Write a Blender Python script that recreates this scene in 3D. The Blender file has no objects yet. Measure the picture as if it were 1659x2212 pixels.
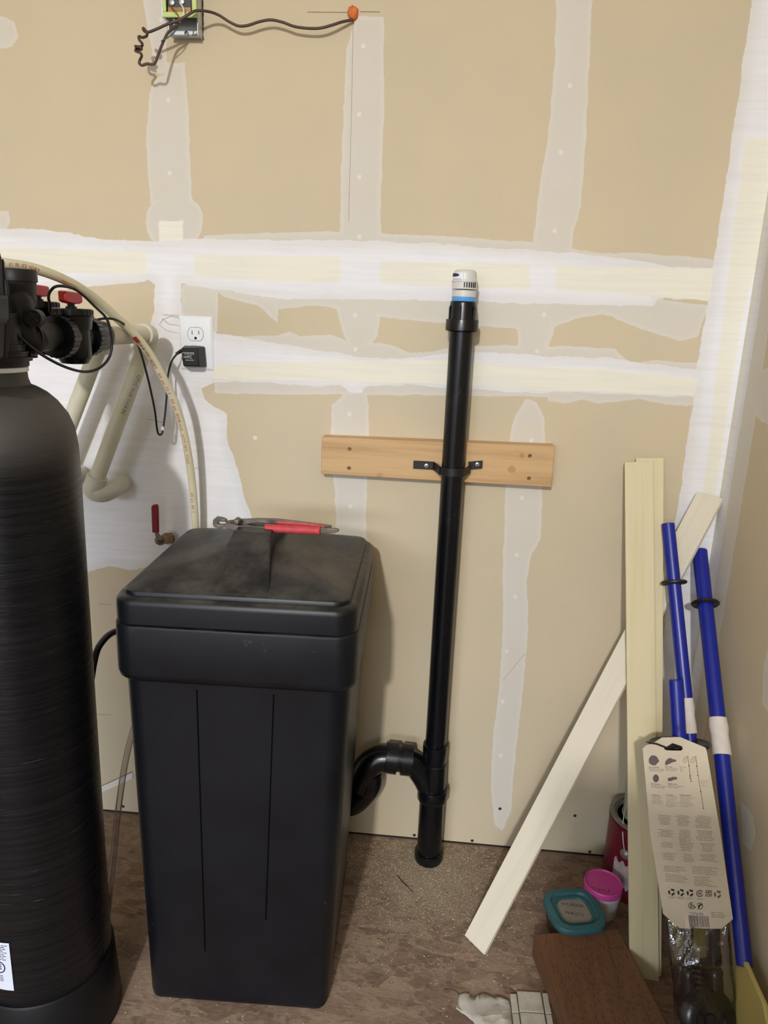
import bpy, bmesh, math, random
import numpy as np
from mathutils import Vector, Matrix

random.seed(7)
C = bpy.context.scene.collection
sc = bpy.context.scene

# ------------------------------------------------------------------ camera
IW, IH, F = 1659.0, 2212.0, 1600.0
PITCH, YAW, ROLL = math.radians(14.7226), math.radians(4.3736), math.radians(2.2569)
CAM = Vector((0.0, -1.62, 1.285))
fwd = Vector((-math.sin(YAW) * math.cos(PITCH), math.cos(YAW) * math.cos(PITCH), -math.sin(PITCH)))
right0 = Vector((math.cos(YAW), math.sin(YAW), 0))
up0 = right0.cross(fwd)
rgt = math.cos(ROLL) * right0 + math.sin(ROLL) * up0
upv = -math.sin(ROLL) * right0 + math.cos(ROLL) * up0
cd = bpy.data.cameras.new('camera')
cam = bpy.data.objects.new('camera', cd)
C.objects.link(cam)
m = Matrix((rgt, upv, -fwd)).transposed().to_4x4()
m.translation = CAM
cam.matrix_world = m
cd.sensor_fit = 'HORIZONTAL'
cd.sensor_width = 36
cd.lens = F / IW * 36
cd.clip_start = 0.05
sc.camera = cam

# ------------------------------------------------------------------ light and exposure
w = bpy.data.worlds.new('world')
sc.world = w
w.use_nodes = True
w.node_tree.nodes['Background'].inputs[0].default_value = (0.92, 0.95, 1.0, 1)
w.node_tree.nodes['Background'].inputs[1].default_value = 0.6


def area(name, loc, target, size, energy, color, sy=None):
    l = bpy.data.lights.new(name, 'AREA')
    l.energy = energy
    l.color = color
    l.size = size
    if sy:
        l.shape = 'RECTANGLE'
        l.size_y = sy
    o = bpy.data.objects.new(name, l)
    C.objects.link(o)
    o.location = loc
    o.rotation_euler = (Vector(target) - Vector(loc)).to_track_quat('-Z', 'Y').to_euler()
    return o


area('ceiling_lamp', (-0.42, -4.5, 2.70), (-0.2, 0, 1.2), 0.13, 108, (1.0, 0.98, 0.95))
area('sky_through_garage_door', (-1.4, -9.0, 2.8), (-0.6, 0, 1.0), 5.0, 620, (0.74, 0.84, 1.0), 1.6)
sc.view_settings.view_transform = 'Standard'
sc.view_settings.look = 'None'
sc.view_settings.gamma = 1
sc.view_settings.use_curve_mapping = False
sc.view_settings.exposure = 0.0


# ------------------------------------------------------------------ helpers
def ray(px, py):
    x, y = (px - IW / 2) / F, -(py - IH / 2) / F
    return rgt * x + upv * y + fwd


def at(px, py, Y):
    d = ray(px, py)
    return CAM + d * ((Y - CAM.y) / d.y)


def fl(px, py, z=0.0):
    d = ray(px, py)
    return CAM + d * ((z - CAM.z) / d.z)


def atx(px, py, X):
    d = ray(px, py)
    return CAM + d * ((X - CAM.x) / d.x)


def srgb(c):
    return tuple(((v / 255) / 12.92 if v / 255 <= 0.04045 else ((v / 255 + 0.055) / 1.055) ** 2.4) for v in c)


class NT:
    def __init__(s, name):
        s.m = bpy.data.materials.new(name)
        s.m.use_nodes = True
        s.t = s.m.node_tree
        s.b = s.t.nodes['Principled BSDF']

    def n(s, ty, **k):
        n = s.t.nodes.new(ty)
        for a, v in k.items():
            setattr(n, a, v)
        return n

    def l(s, a, b):
        s.t.links.new(a, b)

    def coord(s, scale=(1, 1, 1), rot=(0, 0, 0)):
        tc = s.n('ShaderNodeTexCoord')
        mp = s.n('ShaderNodeMapping')
        mp.inputs['Scale'].default_value = scale
        mp.inputs['Rotation'].default_value = rot
        s.l(tc.outputs['Object'], mp.inputs[0])
        return mp.outputs[0]

    def noise(s, vec, scale, detail=4, rough=.55):
        n = s.n('ShaderNodeTexNoise')
        n.inputs['Scale'].default_value = scale
        n.inputs['Detail'].default_value = detail
        n.inputs['Roughness'].default_value = rough
        s.l(vec, n.inputs['Vector'])
        return n.outputs['Fac']

    def ramp(s, fac, stops):
        r = s.n('ShaderNodeValToRGB')
        e = r.color_ramp.elements
        while len(e) < len(stops):
            e.new(0.5)
        for i, (p, c) in enumerate(stops):
            e[i].position = p
            e[i].color = (*c, 1) if len(c) == 3 else c
        s.l(fac, r.inputs[0])
        return r.outputs[0]

    def mixc(s, fac, a, b, mode='MIX'):
        n = s.n('ShaderNodeMix', data_type='RGBA', blend_type=mode)
        for sock, v in ((n.inputs[0], fac), (n.inputs[6], a), (n.inputs[7], b)):
            if hasattr(v, 'links'):
                s.l(v, sock)
            elif isinstance(v, (int, float)):
                sock.default_value = v
            else:
                sock.default_value = (*v, 1)
        return n.outputs[2]

    def math(s, op, a, b=None, c=None, clamp=False):
        n = s.n('ShaderNodeMath', operation=op, use_clamp=clamp)
        for sock, v in zip(n.inputs, (a, b, c)):
            if v is None:
                continue
            if hasattr(v, 'links'):
                s.l(v, sock)
            else:
                sock.default_value = v
        return n.outputs[0]

    def attr(s, name):
        n = s.n('ShaderNodeAttribute')
        n.attribute_name = name
        return n.outputs['Fac']

    def step(s, v, lo, hi):
        n = s.n('ShaderNodeMapRange', interpolation_type='SMOOTHSTEP')
        n.inputs[1].default_value = lo
        n.inputs[2].default_value = hi
        s.l(v, n.inputs[0])
        return n.outputs[0]

    def bump(s, h, strength=.2, dist=.002):
        b = s.n('ShaderNodeBump')
        b.inputs['Strength'].default_value = strength
        b.inputs['Distance'].default_value = dist
        s.l(h, b.inputs['Height'])
        s.l(b.outputs[0], s.b.inputs['Normal'])

    def col(s, v):
        if hasattr(v, 'links'):
            s.l(v, s.b.inputs['Base Color'])
        else:
            s.b.inputs['Base Color'].default_value = (*v, 1)

    def set(s, **k):
        for a, v in k.items():
            s.b.inputs[a.replace('_', ' ')].default_value = v


def pm(name, rgb, rough=.5, metal=0., var=.12, scale=30, bump=0., dust=0., stretch=(1, 1, 1), spec=.5):
    """plain material: srgb colour with soft noise variation, fine relief and optional dust."""
    t = NT(name)
    c = srgb(rgb)
    v = t.coord(stretch)
    n = t.noise(v, scale)
    lo = tuple(x * (1 - var) for x in c)
    hi = tuple(min(1, x * (1 + var)) for x in c)
    col = t.ramp(n, [(.3, lo), (.7, hi)])
    if dust > 0:
        d = t.step(t.noise(v, 14, 8, .7), .56, .74)
        f = t.noise(v, 260, 3, .6)
        d2 = t.math('MULTIPLY', d, t.step(f, .35, .7))
        col = t.mixc(t.math('MULTIPLY', d2, dust), col, srgb((150, 146, 140)))
    t.col(col)
    t.set(Roughness=rough, Metallic=metal)
    t.b.inputs['Specular IOR Level'].default_value = spec
    if bump:
        t.bump(t.noise(v, scale * 8, 3), bump, .001)
    return t.m


class MB:
    def __init__(s):
        s.v = []
        s.f = []

    def add(s, vs, fs):
        o = len(s.v)
        s.v += [Vector(v) for v in vs]
        s.f += [tuple(i + o for i in f) for f in fs]
        return s

    def box(s, a, b):
        (x0, y0, z0), (x1, y1, z1) = a, b
        return s.hexa([(x0, y0, z0), (x1, y0, z0), (x1, y0, z1), (x0, y0, z1)],
                      [(x0, y1, z0), (x1, y1, z0), (x1, y1, z1), (x0, y1, z1)])

    def hexa(s, A, B):
        """two corresponding rings joined to a closed prism (A faces the viewer, counterclockwise)."""
        n = len(A)
        fs = [tuple(range(n)), tuple(reversed(range(n, 2 * n)))]
        for i in range(n):
            j = (i + 1) % n
            fs.append((j, i, n + i, n + j))
        return s.add(list(A) + list(B), fs)

    def rings(s, rs, cap0=True, cap1=True, closed=False):
        n = len(rs[0])
        vs = [p for r in rs for p in r]
        fs = []
        m_ = len(rs)
        for k in range(m_ if closed else m_ - 1):
            k2 = (k + 1) % m_
            for i in range(n):
                j = (i + 1) % n
                fs.append((k * n + i, k * n + j, k2 * n + j, k2 * n + i))
        if cap0 and not closed:
            fs.append(tuple(reversed(range(n))))
        if cap1 and not closed:
            fs.append(tuple(range((m_ - 1) * n, m_ * n)))
        return s.add(vs, fs)

    def tube(s, pts, r, seg=14, caps=True, up=None):
        pts = [Vector(p) for p in pts]
        rr = r if isinstance(r, (list, tuple)) else [r] * len(pts)
        T = []
        for i in range(len(pts)):
            a = pts[max(0, i - 1)]
            b = pts[min(len(pts) - 1, i + 1)]
            d = (b - a)
            T.append(d.normalized() if d.length > 1e-9 else (T[-1] if T else Vector((0, 0, 1))))
        u = T[0].orthogonal().normalized() if up is None else (Vector(up) - T[0] * Vector(up).dot(T[0])).normalized()
        rs = []
        for i, p in enumerate(pts):
            if i:
                u = (u - T[i] * u.dot(T[i]))
                u = u.normalized() if u.length > 1e-6 else T[i].orthogonal().normalized()
            v = T[i].cross(u)
            rs.append([p + (u * math.cos(t) + v * math.sin(t)) * rr[i] for t in
                       [2 * math.pi * k / seg for k in range(seg)]])
        return s.rings(rs, caps, caps)

    def lathe(s, base, axis, prof, seg=32):
        """prof: (distance along axis, radius)."""
        base = Vector(base)
        axis = Vector(axis).normalized()
        u = axis.orthogonal().normalized()
        v = axis.cross(u)
        rs = []
        for h, r in prof:
            r = max(r, 1e-5)
            rs.append([base + axis * h + (u * math.cos(t) + v * math.sin(t)) * r for t in
                       [2 * math.pi * k / seg for k in range(seg)]])
        return s.rings(rs)

    def rot(s, ang, piv):
        Mx = Matrix.Translation(piv) @ Matrix.Rotation(ang, 4, 'Z') @ Matrix.Translation(-Vector(piv))
        s.v = [Mx @ v for v in s.v]
        return s


def cr(pts, n=8):
    """smooth curve through the points."""
    P = [Vector(p) for p in pts]
    P = [P[0] * 2 - P[1]] + P + [P[-1] * 2 - P[-2]]
    out = []
    for i in range(1, len(P) - 2):
        for k in range(n):
            t = k / n
            a, b, c, d = P[i - 1:i + 3]
            out.append(0.5 * ((2 * b) + (c - a) * t + (2 * a - 5 * b + 4 * c - d) * t * t + (-a + 3 * b - 3 * c + d) * t ** 3))
    out.append(P[-2])
    return out


WL = {}


def thing(name, label, cat, loc, group=None):
    o = bpy.data.objects.new(name, None)
    C.objects.link(o)
    o.empty_display_size = .05
    o.location = loc
    o['label'] = label
    o['category'] = cat
    if group:
        o['group'] = group
    WL[o.name] = Vector(loc)
    return o


def obj(name, mb, mat, parent=None, smooth=True, bevel=0., sharp=40, label=None, kind=None, origin=None, seg=2):
    me = bpy.data.meshes.new(name)
    off = WL.get(parent.name, Vector()) if parent else Vector(origin or (0, 0, 0))
    me.from_pydata([tuple(v - off) for v in mb.v], [], mb.f)
    me.materials.append(mat)
    bm = bmesh.new()
    bm.from_mesh(me)
    bmesh.ops.recalc_face_normals(bm, faces=bm.faces)
    bm.to_mesh(me)
    bm.free()
    if smooth:
        me.polygons.foreach_set('use_smooth', [True] * len(me.polygons))
        me.set_sharp_from_angle(angle=math.radians(sharp))
    o = bpy.data.objects.new(name, me)
    C.objects.link(o)
    if parent:
        o.parent = parent
        WL[o.name] = off.copy()
    else:
        o.location = off
        WL[o.name] = off.copy()
    if bevel:
        md = o.modifiers.new('bevel', 'BEVEL')
        md.width = bevel
        md.segments = seg
        md.limit_method = 'ANGLE'
        md.angle_limit = math.radians(35)
        md.harden_normals = False
    if label:
        o['label'] = label
    if kind:
        o['kind'] = kind
    return o


def tag(o, label, cat, group=None):
    o['label'] = label
    o['category'] = cat
    if group:
        o['group'] = group
    return o


_tc = {}


def glyphs(text, size=1.0):
    """filled letter outlines as flat (verts, faces, width), from the built-in font."""
    key = text
    if key not in _tc:
        cu = bpy.data.curves.new('t', 'FONT')
        cu.body = text
        cu.size = 1.0
        cu.resolution_u = 2
        ob = bpy.data.objects.new('t', cu)
        C.objects.link(ob)
        dg = bpy.context.evaluated_depsgraph_get()
        me = bpy.data.meshes.new_from_object(ob.evaluated_get(dg))
        vs = [v.co.copy() for v in me.vertices]
        fs = [tuple(p.vertices) for p in me.polygons]
        wd = max([v.x for v in vs], default=.3)
        bpy.data.objects.remove(ob)
        bpy.data.curves.remove(cu)
        bpy.data.meshes.remove(me)
        _tc[key] = (vs, fs, wd)
    vs, fs, wd = _tc[key]
    return [v * size for v in vs], fs, wd * size


def put_text(mb, text, size, org, ux, uy, center=False, skew=0):
    vs, fs, wd = glyphs(text, size)
    o = Vector(org)
    if center:
        o = o - Vector(ux) * wd / 2
    mb.add([o + Vector(ux) * (v.x + skew * v.y) + Vector(uy) * v.y for v in vs], fs)
    return wd


# ------------------------------------------------------------------ materials
M = {}
def bin_plastic():
    t = NT('black_plastic')
    v = t.coord()
    c = t.ramp(t.noise(v, 12), [(.3, srgb((11, 12, 17))), (.7, srgb((17, 19, 24)))])
    g = t.n('ShaderNodeNewGeometry')
    sp = t.n('ShaderNodeSeparateXYZ')
    t.l(g.outputs['Normal'], sp.inputs[0])
    up_ = t.step(sp.outputs[2], .35, .95)
    dn = t.noise(v, 7, 8, .7)
    c = t.mixc(t.math('MULTIPLY', up_, t.math('MULTIPLY', t.step(dn, .35, .75), .42)), c, srgb((120, 114, 104)))
    # pale scuffs and salt dust on the walls
    sc1 = t.math('MULTIPLY', t.step(t.noise(v, 9, 8, .75), .63, .74), t.step(t.noise(v, 240, 3, .7), .5, .66))
    c = t.mixc(t.math('MULTIPLY', sc1, .35), c, srgb((150, 148, 144)))
    sc2 = t.step(t.noise(v, 420, 2, .6), .79, .82)
    c = t.mixc(sc2, c, srgb((190, 190, 188)))
    scr = t.step(t.noise(t.coord((30, 30, 400)), 1.0, 2, .5), .80, .83)
    c = t.mixc(t.math('MULTIPLY', scr, .4), c, srgb((110, 110, 112)))
    t.col(c)
    t.set(Roughness=.40)
    t.b.inputs['Specular IOR Level'].default_value = .34
    t.bump(t.noise(v, 400, 3), .08, .001)
    return t.m


M['black_plastic'] = bin_plastic()
M['black_abs'] = pm('black_abs_pipe', (9, 11, 15), .27, 0, .15, 20, .05, dust=.12, spec=.42)
M['black_head'] = pm('black_valve_plastic', (26, 25, 26), .48, 0, .12, 25, .15, spec=.35)
M['black_rubber'] = pm('black_rubber', (18, 18, 18), .45, 0, .1, 30)
M['cord'] = pm('black_cord', (22, 21, 22), .5, 0, .1, 30)
M['red'] = pm('red_handle', (190, 22, 38), .4, 0, .1, 30)
M['dark_red'] = pm('dark_red_grip', (128, 20, 38), .5, 0, .12, 40, dust=.3)
M['red_grip'] = pm('red_plier_grip', (186, 62, 66), .6, 0, .18, 120, .3)
M['steel'] = pm('worn_steel', (120, 112, 104), .38, .85, .3, 60, .15)
M['zinc'] = pm('galvanised_steel', (196, 200, 204), .4, .6, .12, 18)
M['brass'] = pm('tarnished_brass', (140, 110, 70), .45, .7, .25, 60)
M['cpvc'] = pm('cream_pipe', (206, 202, 180), .4, 0, .05, 20, dust=.1)
M['cpvc_fit'] = pm('cream_fitting', (205, 202, 186), .42, 0, .05, 20)
M['pex'] = pm('cream_hose', (216, 210, 180), .38, 0, .05, 20)
M['red_ink'] = pm('red_ink', (170, 60, 50), .6)
M['black_ink'] = pm('black_ink', (48, 42, 44), .7)
M['white_ink'] = pm('white_ink', (225, 228, 232), .6)
M['white_plastic'] = pm('white_plastic', (232, 236, 240), .35, 0, .03, 20)
M['grey_plastic'] = pm('pale_grey_plastic', (208, 206, 202), .4, 0, .04, 20)
M['blue_band'] = pm('light_blue_plastic', (88, 160, 225), .4, 0, .05, 20)
M['navy_ink'] = pm('navy_ink', (34, 38, 84), .6)
M['blue'] = pm('blue_shaft', (22, 36, 138), .33, 0, .10, 20)
M['yellow_blade'] = pm('pale_yellow_blade', (194, 178, 108), .45, 0, .06, 12)
M['tape_white'] = pm('white_paper_tape', (214, 206, 198), .8, 0, .06, 60, .3)
M['pink'] = pm('pink_lid', (200, 72, 152), .42, 0, .06, 30)
M['teal'] = pm('teal_lid', (52, 104, 112), .5, 0, .08, 20)
M['translucent'] = pm('cloudy_plastic', (196, 192, 190), .4, 0, .06, 20)
M['can_red'] = pm('dark_red_can', (104, 16, 38), .4, .1, .15, 20)
M['can_metal'] = pm('can_metal', (150, 148, 138), .35, .6, .2, 30)
M['paper_label'] = pm('torn_label', (176, 162, 164), .8, 0, .2, 60)
M['pale_green'] = pm('pale_green_tin', (150, 160, 150), .4, .2, .1, 20)
M['tile'] = pm('dusty_tile', (186, 180, 168), .75, 0, .18, 40, .4)
M['scrap'] = pm('crumpled_paper', (184, 178, 168), .7, 0, .1, 14, .4)
M['foam'] = pm('orange_foam', (206, 112, 52), .8, 0, .25, 90, .6)
M['cable'] = pm('brown_cable', (74, 54, 46), .5, 0, .15, 40)
M['lime'] = pm('lime_plastic', (194, 210, 132), .45, 0, .12, 30)
M['dark_device'] = pm('dark_device', (58, 56, 60), .5, 0, .15, 40)
M['wire_red'] = pm('red_wire', (130, 30, 34), .5)
M['wire_white'] = pm('white_wire', (225, 222, 214), .5)
M['wire_green'] = pm('green_wire', (60, 90, 76), .5)
M['sticker'] = pm('white_sticker', (205, 210, 222), .5, 0, .04)
M['filler'] = pm('joint_filler', (222, 216, 208), .85, 0, .04, 60)
M['dark_screw'] = pm('dark_screw', (50, 46, 46), .6, .2)
M['pencil'] = pm('pencil_line', (120, 108, 94), .9)
M['card_print'] = pm('card_print', (104, 92, 86), .8)
M['card_dark'] = pm('card_dark_print', (40, 34, 32), .8)
M['copper_band'] = pm('brown_pole', (132, 84, 64), .5)


def clear_mat(name, tint, glossy=.16, rough=.08):
    t = NT(name)
    n = t.t.nodes
    tr = t.n('ShaderNodeBsdfTransparent')
    tr.inputs[0].default_value = (*tint, 1)
    gl = t.n('ShaderNodeBsdfGlossy')
    gl.inputs['Roughness'].default_value = rough
    lw = t.n('ShaderNodeLayerWeight')
    lw.inputs[0].default_value = .35
    mx = t.n('ShaderNodeMixShader')
    fac = t.math('ADD', t.math('MULTIPLY', lw.outputs['Fresnel'], .75), glossy * .4, clamp=True)
    t.l(fac, mx.inputs[0])
    t.l(tr.outputs[0], mx.inputs[1])
    t.l(gl.outputs[0], mx.inputs[2])
    t.l(mx.outputs[0], n['Material Output'].inputs[0])
    return t, gl


tb, gl_ = clear_mat('clear_bag', (.86, .86, .86), .2, .06)
bp = tb.n('ShaderNodeBump')
bp.inputs['Strength'].default_value = .8
bp.inputs['Distance'].default_value = .006
tb.l(tb.noise(tb.coord((1, 1, .6)), 45, 4), bp.inputs['Height'])
tb.l(bp.outputs[0], gl_.inputs['Normal'])
M['clear_bag'] = tb.m
M['clear_tube'] = clear_mat('clear_tube', (.86, .83, .82), .3, .1)[0].m
M['glass_bowl'] = clear_mat('clear_bowl', (.78, .8, .78), .2, .05)[0].m


def wood(name, base, dark, gscale=1., axis='x', rough=.6, knots=(), contrast=.5, bumps=.25):
    """grain runs along the given object axis."""
    t = NT(name)
    st = {'x': (3, 60, 60), 'z': (60, 60, 3), 'y': (60, 3, 60)}[axis]
    v = t.coord(tuple(a * gscale for a in st))
    n = t.noise(v, 1.0, 6, .65)
    st2 = tuple(a * gscale * .28 for a in st)
    n2 = t.noise(t.coord(st2), 1.0, 3, .5)
    col = t.mixc(t.math('MULTIPLY', t.step(n, .42, .75), contrast), srgb(base), srgb(dark))
    col = t.mixc(t.math('MULTIPLY', t.step(n2, .5, .72), contrast), col, srgb(dark))
    for kx, kz, kr, kc in knots:
        g = t.n('ShaderNodeVectorMath', operation='DISTANCE')
        tc = t.n('ShaderNodeTexCoord')
        t.l(tc.outputs['Object'], g.inputs[0])
        g.inputs[1].default_value = kx
        d = t.math('ADD', g.outputs['Value'], t.math('MULTIPLY', t.noise(t.coord(), 90, 3), kr * .8))
        k = t.step(d, kr * 1.5, kr * .9)
        col = t.mixc(t.math('MULTIPLY', k, kz), col, srgb(kc))
    t.col(col)
    t.set(Roughness=rough)
    t.bump(n, bumps, .0008)
    return t.m


# ------------------------------------------------------------------ wall fields
def sd_poly(px, pz, poly):
    """signed distance, positive inside (numpy)."""
    P = np.array(poly)
    n = len(P)
    d = np.full(px.shape, 1e9)
    ins = np.zeros(px.shape, bool)
    for i in range(n):
        ax, az = P[i]
        bx, bz = P[(i + 1) % n]
        ex, ez = bx - ax, bz - az
        wx, wz = px - ax, pz - az
        t = np.clip((wx * ex + wz * ez) / (ex * ex + ez * ez + 1e-12), 0, 1)
        d = np.minimum(d, (wx - t * ex) ** 2 + (wz - t * ez) ** 2)
        c = ((az > pz) != (bz > pz)) & (px < ex * (pz - az) / (ez if abs(ez) > 1e-12 else 1e-12) + ax)
        ins ^= c
    d = np.sqrt(d)
    return np.where(ins, d, -d)


def grid_wall(name, axis, a0, a1, z0, z1, step, fixed, fields, mat, parts=None):
    """finely divided wall carrying a signed-distance field per coat of compound."""
    na = int((a1 - a0) / step) + 1
    nz = int((z1 - z0) / step) + 1
    A = np.linspace(a0, a1, na)
    Z = np.linspace(z0, z1, nz)
    AA, ZZ = np.meshgrid(A, Z)
    AA = AA.ravel()
    ZZ = ZZ.ravel()
    n = len(AA)
    co = np.empty((n, 3), np.float32)
    if axis == 'x':
        co[:, 0] = AA
        co[:, 1] = fixed
    else:
        co[:, 1] = AA
        co[:, 0] = fixed
    co[:, 2] = ZZ
    i = np.arange(nz - 1)[:, None] * na + np.arange(na - 1)[None, :]
    i = i.ravel()
    if axis == 'x':
        q = np.stack([i, i + 1, i + na + 1, i + na], 1)
    else:
        q = np.stack([i + 1, i, i + na, i + na + 1], 1)
    me = bpy.data.meshes.new(name)
    me.vertices.add(n)
    me.vertices.foreach_set('co', co.ravel())
    me.loops.add(q.size)
    me.loops.foreach_set('vertex_index', q.ravel().astype(np.int32))
    me.polygons.add(len(q))
    me.polygons.foreach_set('loop_start', (np.arange(len(q)) * 4).astype(np.int32))
    me.update(calc_edges=True)
    for fname, polys in fields.items():
        d = np.full(n, -1.0)
        for P in polys:
            d = np.maximum(d, sd_poly(AA, ZZ, P))
        at_ = me.attributes.new(fname, 'FLOAT', 'POINT')
        at_.data.foreach_set('value', d.astype(np.float32))
    me.materials.append(mat)
    o = bpy.data.objects.new(name, me)
    C.objects.link(o)
    o['kind'] = 'structure'
    return o


def W(pts):
    out = []
    for x, y in pts:
        p = at(x, y, 0)
        out.append((p.x, p.z))
    return out


def ell(cx, cy, rx, ry, n=20):
    return [(cx + rx * math.cos(2 * math.pi * k / n), cy + ry * math.sin(2 * math.pi * k / n)) for k in range(n)]


skim = [
    [(300, -60), (315, 40), (318, 70), (330, 110), (318, 158), (359, 158), (359, -60)],
    [(359, 135), (399, 135), (403, 170), (408, 253), (411, 359), (416, 440), (325, 440), (318, 359), (317, 274), (323, 203), (335, 170), (359, 160)],
    ell(377, 480, 62, 64),
    [(771, 36), (829, 36), (829, 250), (822, 440), (822, 640), (732, 640), (735, 440), (742, 250), (748, 110), (762, 60)],
    [(726, 655), (811, 655), (821, 693), (817, 727), (781, 765), (756, 752), (739, 718)],
    [(750, 845), (790, 845), (797, 880), (795, 960), (793, 1036), (791, 1164), (788, 1260), (730, 1260), (725, 1120), (722, 1036), (712, 960), (716, 875)],
    [(1200, -60), (1282, -60), (1268, 250), (1256, 440), (1240, 500), (1232, 560), (1224, 640), (1150, 640), (1150, 540), (1161, 440), (1185, 280), (1200, 130)],
    [(1113, 640), (1208, 645), (1199, 701), (1182, 765), (1180, 800), (1121, 800), (1118, 720)],
    [(1136, 860), (1160, 870), (1175, 900), (1178, 955), (1172, 1040), (1168, 1165), (1148, 1195), (1139, 1250), (1140, 1370), (1131, 1480), (1117, 1600), (1108, 1690), (1104, 1750), (1085, 1795), (1068, 1780), (1060, 1690), (1062, 1620), (1078, 1490), (1086, 1350), (1087, 1200), (1092, 1050), (1098, 960), (1112, 900)],
    [(440, 507), (700, 500), (830, 505), (960, 510), (1140, 522), (1300, 548), (1380, 545), (1460, 553), (1545, 562), (1545, 600), (440, 600)],
    [(600, 640), (600, 650), (701, 661), (819, 683), (895, 693), (963, 697), (1030, 704), (1115, 710), (1180, 712), (1240, 690), (1300, 679), (1319, 682), (1354, 700), (1430, 725), (1468, 737), (1506, 728), (1530, 660), (1300, 630), (900, 620)],
    [(462, 730), (600, 724), (625, 718), (650, 727), (718, 724), (760, 740), (824, 740), (887, 762), (937, 760), (963, 753), (1030, 747), (1098, 745), (1186, 748), (1233, 748), (1300, 752), (1330, 756), (1350, 775), (1362, 782), (1420, 779), (1510, 785), (1505, 860), (462, 850)],
    [(1182, 845), (1184, 866), (1216, 872), (1240, 866), (1258, 862), (1292, 873), (1335, 868), (1379, 862), (1427, 872), (1505, 878), (1505, 840)],
    [(-60, 40), (8, 36), (32, 48), (40, 78), (25, 100), (-60, 108)],
    [(-60, 455), (18, 456), (22, 480), (14, 497), (-60, 500)],
    [(392, 613), (470, 625), (470, 720), (392, 700)],
    [(463, 620), (560, 640), (600, 650), (600, 700), (560, 662), (480, 640)],
    [(560, 640), (735, 655), (600, 668)],
]
white = [
    [(-300, 480), (0, 493), (100, 497), (160, 507), (240, 518), (320, 522), (440, 514), (520, 517), (600, 519), (740, 519), (860, 523), (967, 529), (1144, 540), (1250, 548), (1400, 566), (1440, 575), (1545, 580), (1545, 650), (1420, 645), (1410, 662), (1300, 659), (1200, 657), (1098, 655), (967, 651), (828, 648), (600, 646), (468, 626), (392, 613), (392, 680), (470, 720), (560, 735), (600, 742), (720, 762), (780, 772), (860, 776), (963, 765), (1030, 760), (1186, 770), (1300, 772), (1505, 800), (1503, 858), (1300, 850), (1182, 847), (1153, 849), (1098, 847), (1013, 840), (959, 837), (895, 832), (800, 833), (786, 836), (782, 848), (755, 849), (746, 840), (735, 832), (693, 836), (640, 832), (600, 829), (560, 826), (500, 824), (460, 828), (432, 840), (443, 863), (462, 880), (483, 890), (491, 896), (491, 948), (505, 986), (521, 1042), (533, 1089), (544, 1114), (560, 1180), (300, 1228), (282, 1232), (260, 1228), (235, 1223), (192, 1236), (-300, 1240), (-300, 720), (323, 712), (333, 670), (334, 616), (320, 605), (300, 610), (190, 619), (60, 632), (-300, 640)],
    [(342, 477), (395, 477), (395, 530), (342, 530)],
]
stripC = [(1629, -30), (1541, 580), (1510, 770), (1484, 960), (1455, 1160), (1442, 1300), (1405, 1600), (1390, 1900), (1900, 1900), (1900, -60)]
white.append(stripC)
cream = [
    [(-300, 530), (0, 533), (316, 545), (316, 592), (0, 586), (-300, 582)],
    [(420, 550), (600, 552), (735, 556), (735, 612), (600, 607), (420, 600)],
    [(824, 562), (967, 567), (1144, 571), (1144, 626), (967, 619), (820, 612)],
    [(1200, 574), (1300, 578), (1540, 581), (1532, 649), (1300, 632), (1200, 628)],
    [(560, 782), (720, 780), (963, 777), (1144, 790), (1300, 797), (1508, 818), (1500, 855), (1300, 846), (1182, 844), (963, 829), (600, 822), (460, 818), (460, 790)],
    [(344, 479), (393, 479), (393, 520), (344, 520)],
    [(1610, 300), (1700, 300), (1600, 700), (1540, 1100), (1515, 1100), (1560, 700)],
]
fields = {'skim': [W(p) for p in skim], 'white': [W(p) for p in white], 'cream': [W(p) for p in cream]}


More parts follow.
